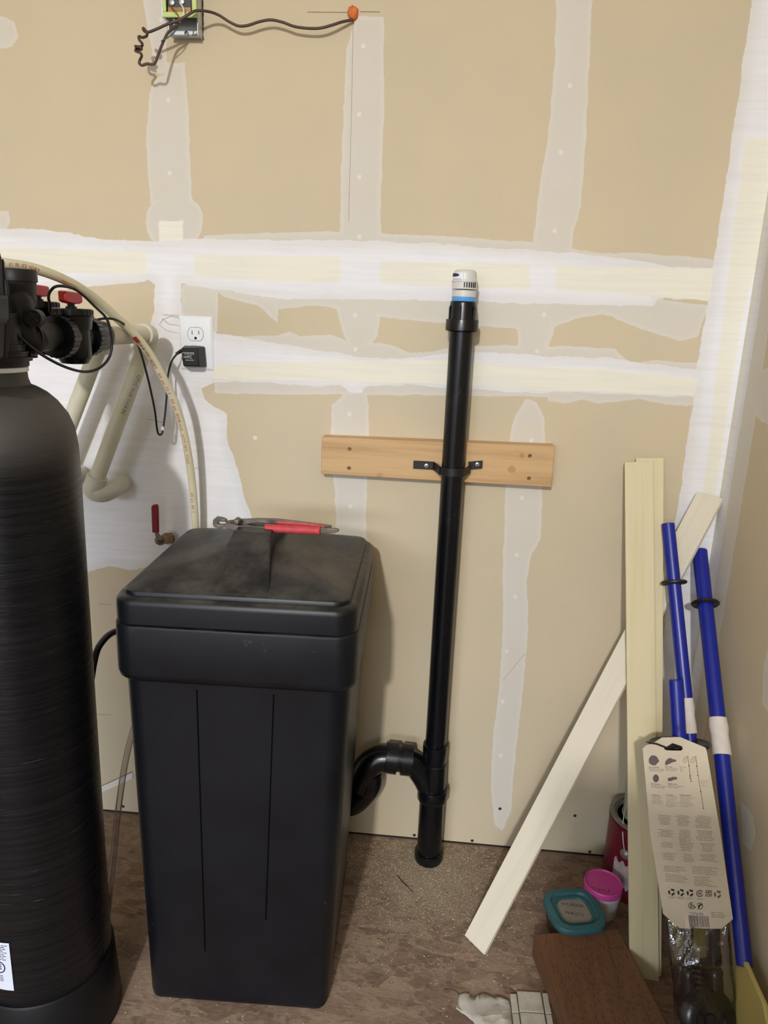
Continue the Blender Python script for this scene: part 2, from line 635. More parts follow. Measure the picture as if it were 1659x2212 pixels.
def drywall(name, tan):
    t = NT(name)
    v = t.coord()
    nz = t.noise(v, 22, 6, .6)
    fine = t.noise(v, 160, 4, .6)
    mid = t.noise(v, 3.2, 4, .55)
    wob = t.math('ADD', t.math('MULTIPLY', t.math('SUBTRACT', nz, .5), .016), t.math('MULTIPLY', t.math('SUBTRACT', fine, .5), .004))
    paper = t.mixc(t.step(mid, .3, .7), srgb(tan), srgb((tan[0] - 8, tan[1] - 4, tan[2] - 2)))
    speck = t.step(t.noise(v, 900, 2, .8), .3, .7)
    paper = t.mixc(.13, paper, t.mixc(speck, srgb((150, 132, 104)), srgb((238, 226, 200))))
    # sparse pale scuffs of compound
    sc_ = t.step(t.noise(v, 75, 3, .75), .73, .77)
    paper = t.mixc(t.math('MULTIPLY', sc_, .6), paper, srgb((232, 226, 214)))
    sk = t.math('ADD', t.attr('skim'), t.math('MULTIPLY', wob, .8))
    skm = t.step(sk, -.0012, .0012)
    edge = t.math('MULTIPLY', skm, t.step(sk, .012, .001))
    cover = t.math('ADD', .46, t.math('MULTIPLY', t.noise(v, 9, 4), .34))
    col = t.mixc(t.math('MULTIPLY', skm, cover), paper, srgb((214, 212, 208)))
    col = t.mixc(t.math('MULTIPLY', edge, .22), col, srgb((226, 220, 210)))
    wt = t.math('ADD', t.attr('white'), wob)
    wm = t.step(wt, -.0009, .0009)
    # brushed streaks along the joint
    streak = t.noise(t.coord((3, 3, 60)), 1.6, 5, .6)
    wcol = t.mixc(t.step(streak, .35, .7), srgb((233, 233, 236)), srgb((226, 226, 229)))
    wcol = t.mixc(t.math('MULTIPLY', t.step(t.noise(v, 5, 4), .5, .8), .3), wcol, srgb((216, 208, 194)))
    thin = t.math('MULTIPLY', t.step(wt, .030, .004), .28)
    wcol = t.mixc(thin, wcol, srgb((204, 196, 184)))
    col = t.mixc(wm, col, wcol)
    cr_ = t.step(t.math('ADD', t.attr('cream'), t.math('MULTIPLY', wob, .35)), -.0012, .0012)
    ccol = t.mixc(t.step(streak, .45, .6), srgb((233, 229, 213)), srgb((228, 225, 213)))
    col = t.mixc(cr_, col, ccol)
    t.col(col)
    t.set(Roughness=.88)
    h = t.math('ADD', t.math('MULTIPLY', skm, .25), t.math('ADD', t.math('MULTIPLY', wm, .6), t.math('MULTIPLY', cr_, .25)))
    h = t.math('ADD', h, t.math('MULTIPLY', fine, .25))
    h = t.math('ADD', h, t.math('MULTIPLY', nz, .8))
    t.bump(h, .35, .0012)
    return t.m


M['drywall'] = drywall('unpainted_drywall', (206, 190, 161))
XR = 0.604
wall_back = grid_wall('wall_back', 'x', -1.3, XR, 0.006, 2.15, .0042, 0.0, fields, M['drywall'])

# right wall: the corner coat continues, a joint coat and a patch farther along
def WR(pts):
    out = []
    for x, y in pts:
        p = atx(x, y, XR)
        out.append((p.y, p.z))
    return out


rw = {'white': [[(.05, -.1), (.05, 2.2), (-.045, 2.2), (-.04, 1.6), (-.052, 1.2), (-.05, .8), (-.06, .3), (-.07, -.1)]],
      'skim': [[(.0, -.1), (.0, 2.2), (-.11, 2.2), (-.10, 1.5), (-.12, 1.1), (-.12, .7), (-.13, -.1)],
               WR([(1629, 806), (1700, 780), (1700, 930), (1659, 916), (1640, 908), (1628, 890), (1617, 889)]),
               WR([(1659, 1390), (1668, 1370), (1690, 1400), (1690, 1560), (1660, 1540), (1646, 1520), (1650, 1440)]),
               WR([(1600, 1730), (1625, 1760), (1632, 1800), (1622, 1840), (1604, 1820)])],
      'cream': [[(.05, .4), (.05, 1.9), (-.012, 1.9), (-.016, 1.2), (-.012, .4)]]}
wall_right = grid_wall('wall_right', 'y', -1.45, 0.0, 0.0, 2.15, .006, XR, rw, M['drywall'])


def plain_wall(name, a, b, mat):
    o = obj(name, MB().box(a, b), mat, smooth=False)
    o['kind'] = 'structure'
    return o


M['drywall_plain'] = pm('drywall_plain', (204, 198, 184), .9, 0, .05, 6)
M['ceiling'] = pm('ceiling_board', (212, 208, 200), .9, 0, .05, 6)
plain_wall('wall_back_upper', (-2.6, 0, 2.15), (XR, .1, 2.9), M['drywall_plain'])
plain_wall('wall_back_left', (-2.6, 0, 0), (-1.3, .1, 2.15), M['drywall_plain'])
plain_wall('wall_back_core', (-1.3, .012, 0.012), (XR + .1, .1, 2.15), M['drywall_plain'])
plain_wall('wall_right_near', (XR, -5.2, 0), (XR + .1, -1.45, 2.9), M['drywall_plain'])
plain_wall('added_shade_wall', (-.03, -2.3, 0), (XR, -2.15, 1.42), M['drywall_plain'])  # unseen half wall behind the camera, added to shade the lower right corner
plain_wall('wall_left', (-2.7, -5.2, 0), (-2.6, .1, 2.9), M['drywall_plain'])
plain_wall('wall_front', (-2.7, -5.3, 2.0), (XR + .1, -5.2, 2.9), M['drywall_plain'])
plain_wall('ceiling', (-2.7, -5.3, 2.9), (XR + .1, .1, 3.0), M['ceiling'])

# screw fillers, screws and pencil lines on the back wall
dots = [(364, 216), (367, 374), (785, 100), (776, 247), (777, 382), (776, 512), (767, 681), (768, 755), (755, 895), (1231, 185), (1211, 330), (1198, 499),
        (1175, 680), (1160, 759), (1148, 951), (1128, 1075), (1116, 1199), (1113, 1289), (1095, 1407), (1086, 1516), (1081, 1632), (757, 1094), (349, 43), (551, 946)]
dm = None
for i, (x, y) in enumerate(dots):
    p = at(x, y, 0)
    if dm is None:
        o = obj('filler_spot', MB().lathe((0, 0, 0), (0, -1, 0), [(-.0002, .0052), (.0004, .005), (.0007, .003), (.0008, .0005)], 14), M['filler'], wall_back)
        dm = o.data
    else:
        o = bpy.data.objects.new('filler_spot', dm)
        C.objects.link(o)
        o.parent = wall_back
    o.location = (p.x, 0, p.z)
dm = None
for x, y in [(1080, 1747), (895, 1804), (1020, 1816), (1274, 1840), (266, 1742), (1242, 1762)]:
    p = at(x, y, 0)
    if dm is None:
        o = obj('wall_screw', MB().lathe((0, 0, 0), (0, -1, 0), [(-.0004, .0042), (.0004, .004), (.0006, .002), (.0002, .0005)], 12), M['dark_screw'], wall_back)
        dm = o.data
    else:
        o = bpy.data.objects.new('wall_screw', dm)
        C.objects.link(o)
        o.parent = wall_back
    o.location = (p.x, 0, p.z)
pl = MB()
for line, r in (([(763, 44), (759, 250), (753, 480)], .00028), ([(664, 26), (755, 27)], .0005), ([(778, 25), (820, 26)], .0005),
                ([(1086, 1470), (1135, 1410)], .0003), ([(205, 1543), (240, 1544)], .0004), ([(212, 1304), (240, 1306)], .0004),
                ([(219, 1698), (286, 1667)], .0012), ([(320, 905), (352, 913)], .0004), ([(405, 1008), (430, 1012)], .0004),
                ([(345, 700), (352, 690), (370, 683), (389, 688)], .0004), ([(350, 688), (365, 700), (388, 704)], .0004),
                ([(352, 680), (389, 682)], .0004), ([(342, 700), (360, 714), (386, 720)], .0003)):
    pl.tube([at(x, y, -.0003) for x, y in line], r, 5)
obj('pencil_lines', pl, M['pencil'], wall_back, kind='stuff')
st = MB()
a_, b_, c_, d_ = [at(x, y, -.0015) for x, y in ((219, 1712), (286, 1682), (286, 1669), (219, 1699))]
st.hexa([a_, b_, c_, d_], [q + Vector((0, .0012, 0)) for q in (a_, b_, c_, d_)])
obj('tape_strip', st, M['filler'], wall_back)


# ------------------------------------------------------------------ floor
def floor_mat():
    t = NT('osb_subfloor')
    layers = []
    for ang, sx, sy, seed in ((.4, 13, 40, 0), (1.5, 14, 46, 3), (2.6, 12, 38, 6), (.9, 11, 32, 9)):
        mp = t.coord((sx, sy, 1), (0, 0, ang))
        vo = t.n('ShaderNodeTexVoronoi')
        vo.inputs['Scale'].default_value = 1.4
        t.l(mp, vo.inputs['Vector'])
        layers.append((vo.outputs['Color'], vo.outputs['Distance']))
    v = t.coord()
    m1 = t.step(t.noise(v, 26, 2), .45, .55)
    m2 = t.step(t.noise(t.coord((1, 1, 1), (0, 0, 1)), 19, 2), .45, .55)
    m3 = t.step(t.noise(v, 13, 2), .5, .56)

    def g(i):
        s = t.n('ShaderNodeSeparateColor')
        t.l(layers[i][0], s.inputs[0])
        return s.outputs[0]
    mixv = t.n('ShaderNodeMix', data_type='FLOAT')
    t.l(m1, mixv.inputs[0]); t.l(g(0), mixv.inputs[2]); t.l(g(1), mixv.inputs[3])
    mixw = t.n('ShaderNodeMix', data_type='FLOAT')
    t.l(m2, mixw.inputs[0]); t.l(mixv.outputs[0], mixw.inputs[2]); t.l(g(2), mixw.inputs[3])
    mixx = t.n('ShaderNodeMix', data_type='FLOAT')
    t.l(m3, mixx.inputs[0]); t.l(mixw.outputs[0], mixx.inputs[2]); t.l(g(3), mixx.inputs[3])
    val = mixx.outputs[0]
    col = t.ramp(val, [(0, srgb((98, 76, 62))), (.35, srgb((136, 112, 92))), (.7, srgb((162, 140, 118))), (1, srgb((108, 80, 70)))])
    grain = t.noise(t.coord((60, 160, 30), (0, 0, .8)), 1, 5, .7)
    col = t.mixc(.35, col, t.ramp(grain, [(.3, srgb((98, 76, 60))), (.7, srgb((172, 150, 126)))]))
    stain = t.step(t.noise(v, 4.5, 7, .68), .42, .68)
    col = t.mixc(t.math('MULTIPLY', stain, .5), col, srgb((112, 92, 84)))
    dark = t.step(t.noise(v, 11, 6, .7), .60, .72)
    col = t.mixc(t.math('MULTIPLY', dark, .45), col, srgb((74, 54, 42)))
    speck = t.step(t.noise(v, 210, 3, .6), .68, .74)
    col = t.mixc(speck, col, srgb((44, 34, 28)))
    # sawdust blown round the standpipe, thinning outwards
    d = t.n('ShaderNodeVectorMath', operation='DISTANCE')
    tc = t.n('ShaderNodeTexCoord')
    t.l(tc.outputs['Object'], d.inputs[0])
    d.inputs[1].default_value = (.03, -.13, 0)
    dd = t.math('ADD', d.outputs['Value'], t.math('MULTIPLY', t.math('SUBTRACT', t.noise(v, 16, 6, .7), .5), .28))
    dust = t.step(dd, .2, .03)
    dn = t.step(t.noise(v, 330, 4, .7), .38, .62)
    dc = t.mixc(dn, srgb((128, 108, 84)), srgb((206, 190, 160)))
    col = t.mixc(t.math('MULTIPLY', dust, .8), col, dc)
    dustall = t.math('MULTIPLY', t.step(t.noise(v, 380, 3, .7), .6, .72), .5)
    col = t.mixc(dustall, col, srgb((186, 170, 150)))
    t.col(col)
    t.set(Roughness=.85)
    t.bump(t.math('ADD', t.math('MULTIPLY', val, .6), t.math('ADD', grain, t.math('MULTIPLY', dn, dust))), .5, .002)
    return t.m


M['floor'] = floor_mat()
o = obj('floor', MB().box((-2.7, -5.6, -.05), (XR + .1, .1, 0)), M['floor'], smooth=False)
o['kind'] = 'structure'
M['gap'] = pm('dark_gap', (38, 28, 24), .9)
o = obj('gap_strip_1', MB().box((-1.3, .001, 0), (XR, .012, .0065)), M['gap'], smooth=False)  # dark strip standing in for the shade in the gap under the drywall
o['kind'] = 'structure'

# ------------------------------------------------------------------ drain standpipe
PX, PY = 0.0245, -0.064


def lathe_px(mb, rows, Y=PY, seg=36):
    """rows: (pixel row, pixel half width); gives real heights and radii on the pipe's own axis."""
    prof = []
    for y, hw in rows:
        cx = 991 - (y - 755) * .0634
        p = at(cx, y, Y)
        q = at(cx + hw, y, Y)
        prof.append((p.z, abs(q.x - p.x)))
    base = Vector((PX, Y, 0))
    prof.sort()
    return mb.lathe(base, (0, 0, 1), prof, seg)


stand = thing('standpipe', 'tall black drain standpipe strapped to a wooden block on the back wall', 'pipe', (PX, PY, 0))
zj = at(941, 1610, PY).z
zt = at(991, 716, PY).z
obj('upper_pipe', MB().lathe((PX, PY, 0), (0, 0, 1), [(zj - .01, .0243), (zt + .01, .0243)], 40), M['black_abs'], stand)
mb = MB()
lathe_px(mb, [(716, 24), (716.2, 35), (714, 35.6), (692, 35.6), (690, 35), (689.8, 29.8), (688, 29.6), (655, 28.6), (652, 28), (651, 27)])
obj('threaded_adapter', mb, M['black_abs'], stand)
mb = MB()
for k in range(6):
    a = k * math.pi / 3 + .35
    c = Vector((PX + .0285 * math.cos(a), PY + .0285 * math.sin(a), 0))
    z0, z1 = at(993, 690, PY).z, at(995, 660, PY).z
    mb.tube([c + Vector((0, 0, z0)), c + Vector((0, 0, z1 - .004)), c + Vector((-.002 * math.cos(a), -.002 * math.sin(a), z1))], [.0016, .0016, .0008], 6)
obj('adapter_rib', mb, M['black_abs'], stand, kind='stuff')
vc = MB()
lathe_px(vc, [(627, 0.1), (627.1, 27.5), (625, 27.8), (624, 27), (610, 27), (609.5, 28.2), (606, 28.2), (605.5, 26), (604, 25.6), (592, 25.2), (587, 24), (584, 21), (583, 16), (582.8, 1)])
cap = obj('air_admittance_valve', vc, M['grey_plastic'], stand, label='pale grey vent valve cap')
vb = MB()
lathe_px(vb, [(641.5, 1), (641.4, 25.8), (628, 26), (627, 26)])
obj('valve_neck', vb, M['grey_plastic'], stand)
vb = MB()
lathe_px(vb, [(652, 25), (650.5, 25.9), (649, 25.3), (647.5, 26.1), (646, 25.3), (644, 26.1), (642, 26), (641.4, 25.2)])
obj('blue_seal', vb, M['blue_band'], stand, label='light blue threaded seal')
# slots and sticker of the vent valve
rr = .0272
mb = MB()
zc = at(1000, 616, PY)
for k in range(6):
    a = math.radians(-93 + k * 10.5) + .02
    u = Vector((math.cos(a), math.sin(a), 0))
    t_ = Vector((-math.sin(a), math.cos(a), 0))
    c = Vector((PX, PY, zc.z)) + u * (rr - .0006)
    A = [c + u * .0008 + t_ * dx + Vector((0, 0, dz)) for dx, dz in ((-.0011, -.0048), (.0011, -.0048), (.0011, .0048), (-.0011, .0048))]
    mb.hexa(A, [p - u * .001 for p in A])
obj('vent_slot', mb, M['black_ink'], cap, kind='stuff')


def on_cyl(mb, c, r, uv, faces):
    pts = []
    for a, z in uv:
        pts.append((c[0] + r * math.cos(a), c[1] + r * math.sin(a), c[2] + z))
    mb.add(pts, faces)


zl = at(996, 597, PY).z
mb = MB()
n = 10
a0, a1 = math.radians(-158), math.radians(-100)
uv = [(a0 + (a1 - a0) * i / n, z) for z in (-.0075, .006) for i in range(n + 1)]
on_cyl(mb, (PX, PY, zl), .0252, uv, [(i, i + 1, i + n + 2, i + n + 1) for i in range(n)])
obj('valve_sticker', mb, M['white_plastic'], cap)
mb = MB()
uv = []
fs = []
for i in range(n + 1):
    s_ = i / n
    a = math.radians(-165 + 48 * s_)
    h = .0036 * math.sqrt(max(0, 1 - max(0, (s_ - .35) / .65) ** 2)) + .0001
    uv += [(a, .0012 - h * .8), (a, .0012 + h)]
for i in range(n):
    fs.append((2 * i, 2 * i + 2, 2 * i + 3, 2 * i + 1))
on_cyl(mb, (PX, PY, zl), .02545, uv, fs)
uv = [(math.radians(-165 + 58 * i / n), z) for z in (-.0062, -.0056) for i in range(n + 1)]
obj('sticker_emblem', mb, M['navy_ink'], cap)
mb = MB()
on_cyl(mb, (PX, PY, zl), .02545, uv, [(i, i + 1, i + n + 2, i + n + 1) for i in range(n)])
obj('sticker_line', mb, M['dark_red'], cap)
# fittings below
z = {k: at(941 - (k - 1560) * .055, k, PY).z for k in (1590, 1606, 1612, 1640, 1645, 1700, 1704, 1722, 1727, 1830, 1836, 1868)}
mb = MB().lathe((PX, PY, 0), (0, 0, 1), [(z[1645], .0262), (z[1640], .0285), (z[1612], .0295), (z[1606], .029), (z[1606] + .001, .0245)], 36)
mb.lathe((PX, PY, 0), (0, 0, 1), [(z[1704], .0305), (z[1645] - .003, .0295), (z[1645], .0265)], 36)
wye = obj('wye_fitting', mb, M['black_abs'], stand)
mb = MB().lathe((PX, PY, 0), (0, 0, 1), [(z[1727], .0305), (z[1722] - .002, .0355), (z[1722], .0365), (z[1704], .0365), (z[1700], .035), (z[1700] + .001, .029)], 36)
obj('lower_collar', mb, M['black_abs'], stand)
obj('lower_pipe', MB().lathe((PX, PY, 0), (0, 0, 1), [(0.002, .0302), (z[1722], .0302)], 36), M['black_abs'], stand)
obj('floor_collar', MB().lathe((PX, PY, 0), (0, 0, 1), [(0.0, .033), (.006, .0352), (z[1836] - .002, .0352), (z[1836], .0345), (z[1836] + .001, .030)], 36), M['black_abs'], stand)
Yp = PY
br = cr([at(932, 1712, Yp), at(915, 1678, Yp), at(893, 1650, Yp), at(866, 1637, Yp - .004), at(840, 1636, Yp - .008)], 8)
obj('branch_bend', MB().tube(br, .0285, 24), M['black_abs'], stand)
ax = (at(835, 1634, Yp - .008) - at(893, 1641, Yp - .004)).normalized()
b0 = at(891, 1642, Yp - .004)
obj('union_collar', MB().lathe(b0, ax, [(0, .029), (.001, .0375), (.0265, .0375), (.027, .031), (.036, .031), (.0365, .0375), (.064, .037), (.065, .029)], 36), M['black_abs'], stand)
bend = cr([at(842, 1638, Yp - .008), at(818, 1640, Yp - .01), at(797, 1653, Yp - .014), at(783, 1676, Yp - .012), at(776, 1700, Yp - .012)], 8)
obj('trap_bend', MB().tube(bend, .0318, 24), M['black_abs'], stand)
low = cr([at(797, 1668, Yp - .006), at(796, 1692, Yp - .008), at(780, 1716, Yp - .01), at(756, 1732, Yp - .012), at(730, 1722, Yp - .012), at(712, 1690, Yp - .012)], 8)
obj('trap_loop', MB().tube(low, .0325, 24), M['black_abs'], stand)

# wooden block and strap
YB = -.038
M['cedar'] = wood('cedar_board', (204, 168, 120), (150, 106, 66), .55, 'x', .6,
                  knots=[(at(1127, 984, YB), .55, .007, (150, 106, 60)), (at(1105, 1013, YB), .5, .010, (156, 112, 66)), (at(820, 1028, YB), .35, .008, (150, 100, 60))], contrast=.6)
bl = [at(693, 1024, YB), at(1192, 1053, YB), at(1198, 964, YB), at(695, 944, YB)]
board = obj('wall_board', MB().hexa(bl, [p + Vector((0, .038, 0)) for p in bl]), M['cedar'], bevel=.0015)
tag(board, 'short light brown wooden board screwed flat to the wall behind the standpipe', 'board')
M['screw'] = pm('old_screw', (120, 96, 66), .5, .6, .2, 200)
M['screw_new'] = pm('bright_screw', (214, 208, 198), .35, .7)
for x, y in ((755, 969.5), (754, 1011), (1144.5, 984.5), (1142.6, 1033)):
    p = at(x, y, YB)
    s_ = MB().lathe(p + Vector((0, .001, 0)), (0, -1, 0), [(-.002, .0042), (.0012, .0042), (.0016, .003), (.0012, .0022)], 14)
    s_.box((p.x - .003, p.y - .0012, p.z - .0005), (p.x + .003, p.y - .0004, p.z + .0005))
    obj('screw', s_, M['screw'], board)
strap = thing('pipe_strap', 'black plastic strap holding the standpipe against the wooden board', 'strap', tuple(at(975, 1015, -.09)))
zs = at(975, 1021, -.09).z
pL, pR = at(893, 1003, YB), at(1042, 1003, YB)
zf = zs
path = [(pL.x, YB - .003, pL.z), (at(936, 1004, YB).x, YB - .003, at(930, 1005, YB).z), (PX - .033, -.062, zf + .002), (PX - .0278, -.076, zf)]
for k in range(7):
    a = math.radians(200 + k * 140 / 6)
    path.append((PX + .0278 * math.cos(a), PY + .0278 * math.sin(a), zf))
path += [(PX + .0278, -.07, zf), (PX + .036, -.055, zf + .003), (at(1012, 1004, YB).x, YB - .003, at(1004, 1005, YB).z), (pR.x, YB - .003, pR.z)]
mb = MB()
rs = []
for i, p in enumerate(path):
    p = Vector(p)
    a = Vector(path[max(i - 1, 0)])
    b = Vector(path[min(i + 1, len(path) - 1)])
    d = (b - a)
    d.z = 0
    d.normalize()
    nrm = Vector((d.y, -d.x, 0))
    hh = .0088
    rs.append([p - Vector((0, 0, hh)) - nrm * .0015, p - Vector((0, 0, hh)) + nrm * .0015, p + Vector((0, 0, hh)) + nrm * .0015, p + Vector((0, 0, hh)) - nrm * .0015])
mb.rings(rs)
obj('strap_band', mb, M['black_rubber'], strap, bevel=.0006)
for x, y in ((921, 1006), (1031, 1003)):
    p = at(x, y, YB - .005)
    s_ = MB().lathe(p, (0, -1, 0), [(-.004, .0045), (.0008, .0045), (.0014, .0035), (.0016, .001)], 16)
    sc_o = obj('screw', s_, M['screw_new'], strap)
    q = MB().box((p.x - .003, p.y - .0022, p.z - .0005), (p.x + .003, p.y - .0014, p.z + .0005)).box((p.x - .0005, p.y - .0022, p.z - .003), (p.x + .0005, p.y - .0014, p.z + .003))
    obj('screw_recess', q, M['black_ink'], sc_o)

# ------------------------------------------------------------------ salt bin (brine tank)
BC = Vector((-.337, -.295, 0))
BR = math.radians(2.0)


def rrect(x0, x1, y0, y1, r, z, n=7):
    pts = []
    for cx, cy, a0 in ((x1 - r, y1 - r, 0), (x0 + r, y1 - r, 90), (x0 + r, y0 + r, 180), (x1 - r, y0 + r, 270)):
        for k in range(n):
            a = math.radians(a0 + 90 * k / (n - 1))
            pts.append(Vector((cx + r * math.cos(a), cy + r * math.sin(a), z)))
    return pts


def binring(hw, y0, y1, r, z, n=7):
    """half width, front and back relative to the bin's centre."""
    return [BC + Vector((p.x, p.y, p.z)) for p in rrect(-hw, hw, y0, y1, r, z, n)]


binT = thing('salt_bin', 'tall black plastic brine tank with overhanging square lid, standing on the floor', 'bin', tuple(BC))
mb = MB()
mb.rings([binring(.164, -.207, .137, .018, 0.0), binring(.170, -.214, .143, .022, .003), binring(.173, -.217, .147, .028, .012),
          binring(.192, -.2055, .180, .036, .50), binring(.1975, -.2015, .195, .036, .662), binring(.198, -.202, .197, .036, .668),
          binring(.201, -.206, .2, .036, .668), binring(.2065, -.211, .2055, .036, .674), binring(.2085, -.213, .207, .036, .684),
          binring(.2085, -.213, .2085, .036, .766), binring(.2075, -.212, .2075, .036, .770)])
mb.rot(BR, BC)
body = obj('bin_body', mb, M['black_plastic'], binT, sharp=50)
# thin near-black strips painting the shade of the vertical seams in the front
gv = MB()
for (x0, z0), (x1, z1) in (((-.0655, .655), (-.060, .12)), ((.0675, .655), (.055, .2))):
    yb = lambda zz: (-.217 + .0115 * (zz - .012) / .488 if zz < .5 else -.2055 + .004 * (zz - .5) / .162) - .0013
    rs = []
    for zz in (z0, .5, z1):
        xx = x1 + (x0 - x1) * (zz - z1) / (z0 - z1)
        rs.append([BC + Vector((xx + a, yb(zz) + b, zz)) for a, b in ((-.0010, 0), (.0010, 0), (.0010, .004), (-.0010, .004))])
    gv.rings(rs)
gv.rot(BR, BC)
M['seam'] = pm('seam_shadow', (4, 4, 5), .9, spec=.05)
obj('seam_line', gv, M['seam'], binT)
# lid
mb = MB()
yf, yb_ = -.208, .205
mb.rings([binring(.2045, -.209, .2045, .036, .7715), binring(.2065, -.211, .2065, .036, .774), binring(.2065, -.211, .2065, .036, .806),
          binring(.2055, -.210, .2055, .036, .812), binring(.2025, -.207, .2025, .036, .817), binring(.199, -.2035, .199, .034, .819), binring(.1935, -.198, .1935, .030, .820),
          binring(.193, -.1975, .193, .028, .8235), binring(.1915, -.196, .1915, .026, .8265), binring(.188, -.192, .188, .022, .828)], cap1=False)
# low hipped top
apex = .881
lid_base = mb
lid_base.rot(BR, BC)
lid = obj('lid', lid_base, M['black_plastic'], binT, sharp=32)
mb = MB()
edge = binring(.188, -.192, .188, .022, .828)
mb2 = mb
o0 = len(mb2.v)
rid = [BC + Vector((0, -.02, apex)), BC + Vector((0, .03, apex))]
mb2.v += edge + rid
E_ = [o0 + i for i in range(28)]
R0, R1 = o0 + 28, o0 + 29
# corner arcs: back right 0-6, back left 7-13, front left 14-20, front right 21-27
for i in range(0, 6):
    mb2.f.append((E_[i], E_[i + 1], R1))
mb2.f.append((E_[6], E_[7], R1))
for i in range(7, 13):
    mb2.f.append((E_[i], E_[i + 1], R1))
mb2.f.append((E_[13], E_[14], R0, R1))
for i in range(14, 20):
    mb2.f.append((E_[i], E_[i + 1], R0))
mb2.f.append((E_[20], E_[21], R0))
for i in range(21, 27):
    mb2.f.append((E_[i], E_[i + 1], R0))
mb2.f.append((E_[27], E_[0], R1, R0))
mb.rot(BR, BC)
obj('lid_crown', mb, M['black_plastic'], lid, sharp=9)
# raised handle running front to back over the lid
mb = MB()
prof = [(-.188, .829, .055), (-.066, .895, .036), (-.058, .899, .035), (-.03, .9, .034), (.006, .899, .035), (.014, .895, .036), (.186, .829, .055)]
rs = []
for y, zz, hw in prof:
    rs.append([BC + Vector((-hw - .004, y, .822)), BC + Vector((hw + .004, y, .822)), BC + Vector((hw, y, zz - .0015)), BC + Vector((hw - .003, y, zz)), BC + Vector((-hw + .003, y, zz)), BC + Vector((-hw, y, zz - .0015))])
mb.rings(rs)
mb.rot(BR, BC)
obj('lid_handle', mb, M['black_plastic'], lid, sharp=15, bevel=.002)

# ------------------------------------------------------------------ pliers on the lid
def P3(x, y, Y=-.318):
    return at(x, y, Y)


pli = thing('pliers', 'large slip-joint pliers with red grips lying on the black bin lid', 'pliers', tuple(P3(560, 1145)))


def slab(mb, pts, Y, th, wpx):
    """flat bar of varying width through pixel points; th thick towards the viewer."""
    A, B = [], []
    for i, ((x, y), w_) in enumerate(zip(pts, wpx)):
        a = pts[max(i - 1, 0)]
        b = pts[min(i + 1, len(pts) - 1)]
        dx, dy = b[0] - a[0], b[1] - a[1]
        L = math.hypot(dx, dy)
        nx, ny = -dy / L, dx / L
        A.append((x + nx * w_ / 2, y + ny * w_ / 2))
        B.append((x - nx * w_ / 2, y - ny * w_ / 2))
    rs = []
    for a, b in zip(A, B):
        p, q = P3(a[0], a[1], Y), P3(b[0], b[1], Y)
        e = Vector((0, th / 2, 0))
        rs.append([p - e, q - e, q + e, p + e])
    mb.rings(rs)


mb = MB()
slab(mb, [(489, 1132), (520, 1127), (560, 1124), (600, 1126), (650, 1131), (716, 1139)], -.302, .007, [14, 12, 9, 11, 9, 8])
obj('upper_arm', mb, M['steel'], pli, bevel=.001)
mb = MB()
slab(mb, [(486, 1134), (500, 1138), (530, 1142), (575, 1143), (620, 1144), (680, 1146), (722, 1146), (732, 1145)], -.322, .007, [8, 12, 12, 9, 12, 12, 10, 5])
obj('lower_arm', mb, M['steel'], pli, bevel=.001)
mb = MB()
jp = [(460, 1123), (466, 1118), (478, 1120), (488, 1124), (486, 1128), (474, 1127), (469, 1131), (472, 1134), (486, 1134), (487, 1139), (479, 1141), (472, 1142), (462, 1139), (459, 1132)]
A = [P3(x, y, -.318) for x, y in reversed(jp)]
mb.hexa(A, [p + Vector((0, .012, 0)) for p in A])
obj('jaw', mb, M['steel'], pli, bevel=.0008)
mb = MB().tube(cr([P3(598, 1128, -.302), P3(650, 1132, -.302), P3(702, 1138, -.302)], 6), [.0042] + [.005] * 11 + [.004], 12)
obj('grip', mb, M['red_grip'], pli)
gp = cr([P3(573, 1141, -.324), P3(580, 1141, -.324), P3(620, 1143, -.324), P3(686, 1146, -.324), P3(690, 1146, -.324)], 8)
mb = MB().tube(gp, [.0045] + [.0078 + .0003 * math.sin(i * 2.2) for i in range(len(gp) - 2)] + [.0055], 14)
obj('grip', mb, M['red_grip'], pli)
mb = MB().lathe(P3(511, 1127, -.326), (0, -1, 0), [(-.012, .006), (.001, .006), (.003, .0045), (.0034, .001)], 16)
obj('pivot_bolt', mb, M['steel'], pli)

# ------------------------------------------------------------------ fibreglass tank
TC = Vector((-.672, -.562, 0))
tf = NT('wound_fibreglass')
v_ = tf.coord((2.2, 2.2, 150))
n1 = tf.noise(v_, 1.0, 6, .7)
n2 = tf.noise(tf.coord((3, 3, 3)), 2.2, 4)
n3 = tf.noise(tf.coord((14, 14, 420)), 1.0, 3, .7)
dome = tf.n('ShaderNodeTexCoord')
sx = tf.n('ShaderNodeSeparateXYZ')
tf.l(dome.outputs['Object'], sx.inputs[0])
hz = tf.step(sx.outputs[2], 1.03, 1.12)
c0 = tf.ramp(n1, [(.3, srgb((6, 6, 9))), (.7, srgb((19, 20, 24)))])
c0 = tf.mixc(tf.math('MULTIPLY', hz, .55), c0, srgb((88, 84, 78)))
c0 = tf.mixc(tf.math('MULTIPLY', tf.step(n3, .66, .8), .3), c0, srgb((150, 152, 158)))
tf.col(c0)
rgh = tf.n('ShaderNodeMapRange')
rgh.inputs[3].default_value = .14
rgh.inputs[4].default_value = .42
tf.l(n1, rgh.inputs[0])
rg2 = tf.math('ADD', rgh.outputs[0], tf.math('MULTIPLY', hz, .2))
tf.l(rg2, tf.b.inputs['Roughness'])
tf.b.inputs['Specular IOR Level'].default_value = .36
tf.bump(tf.math('ADD', n1, tf.math('ADD', tf.math('MULTIPLY', n2, .5), tf.math('MULTIPLY', n3, .5))), .42, .002)
tank = thing('resin_tank', 'black wound fibreglass water softener tank with control head, left edge of picture', 'water tank', tuple(TC))
R_ = .1145
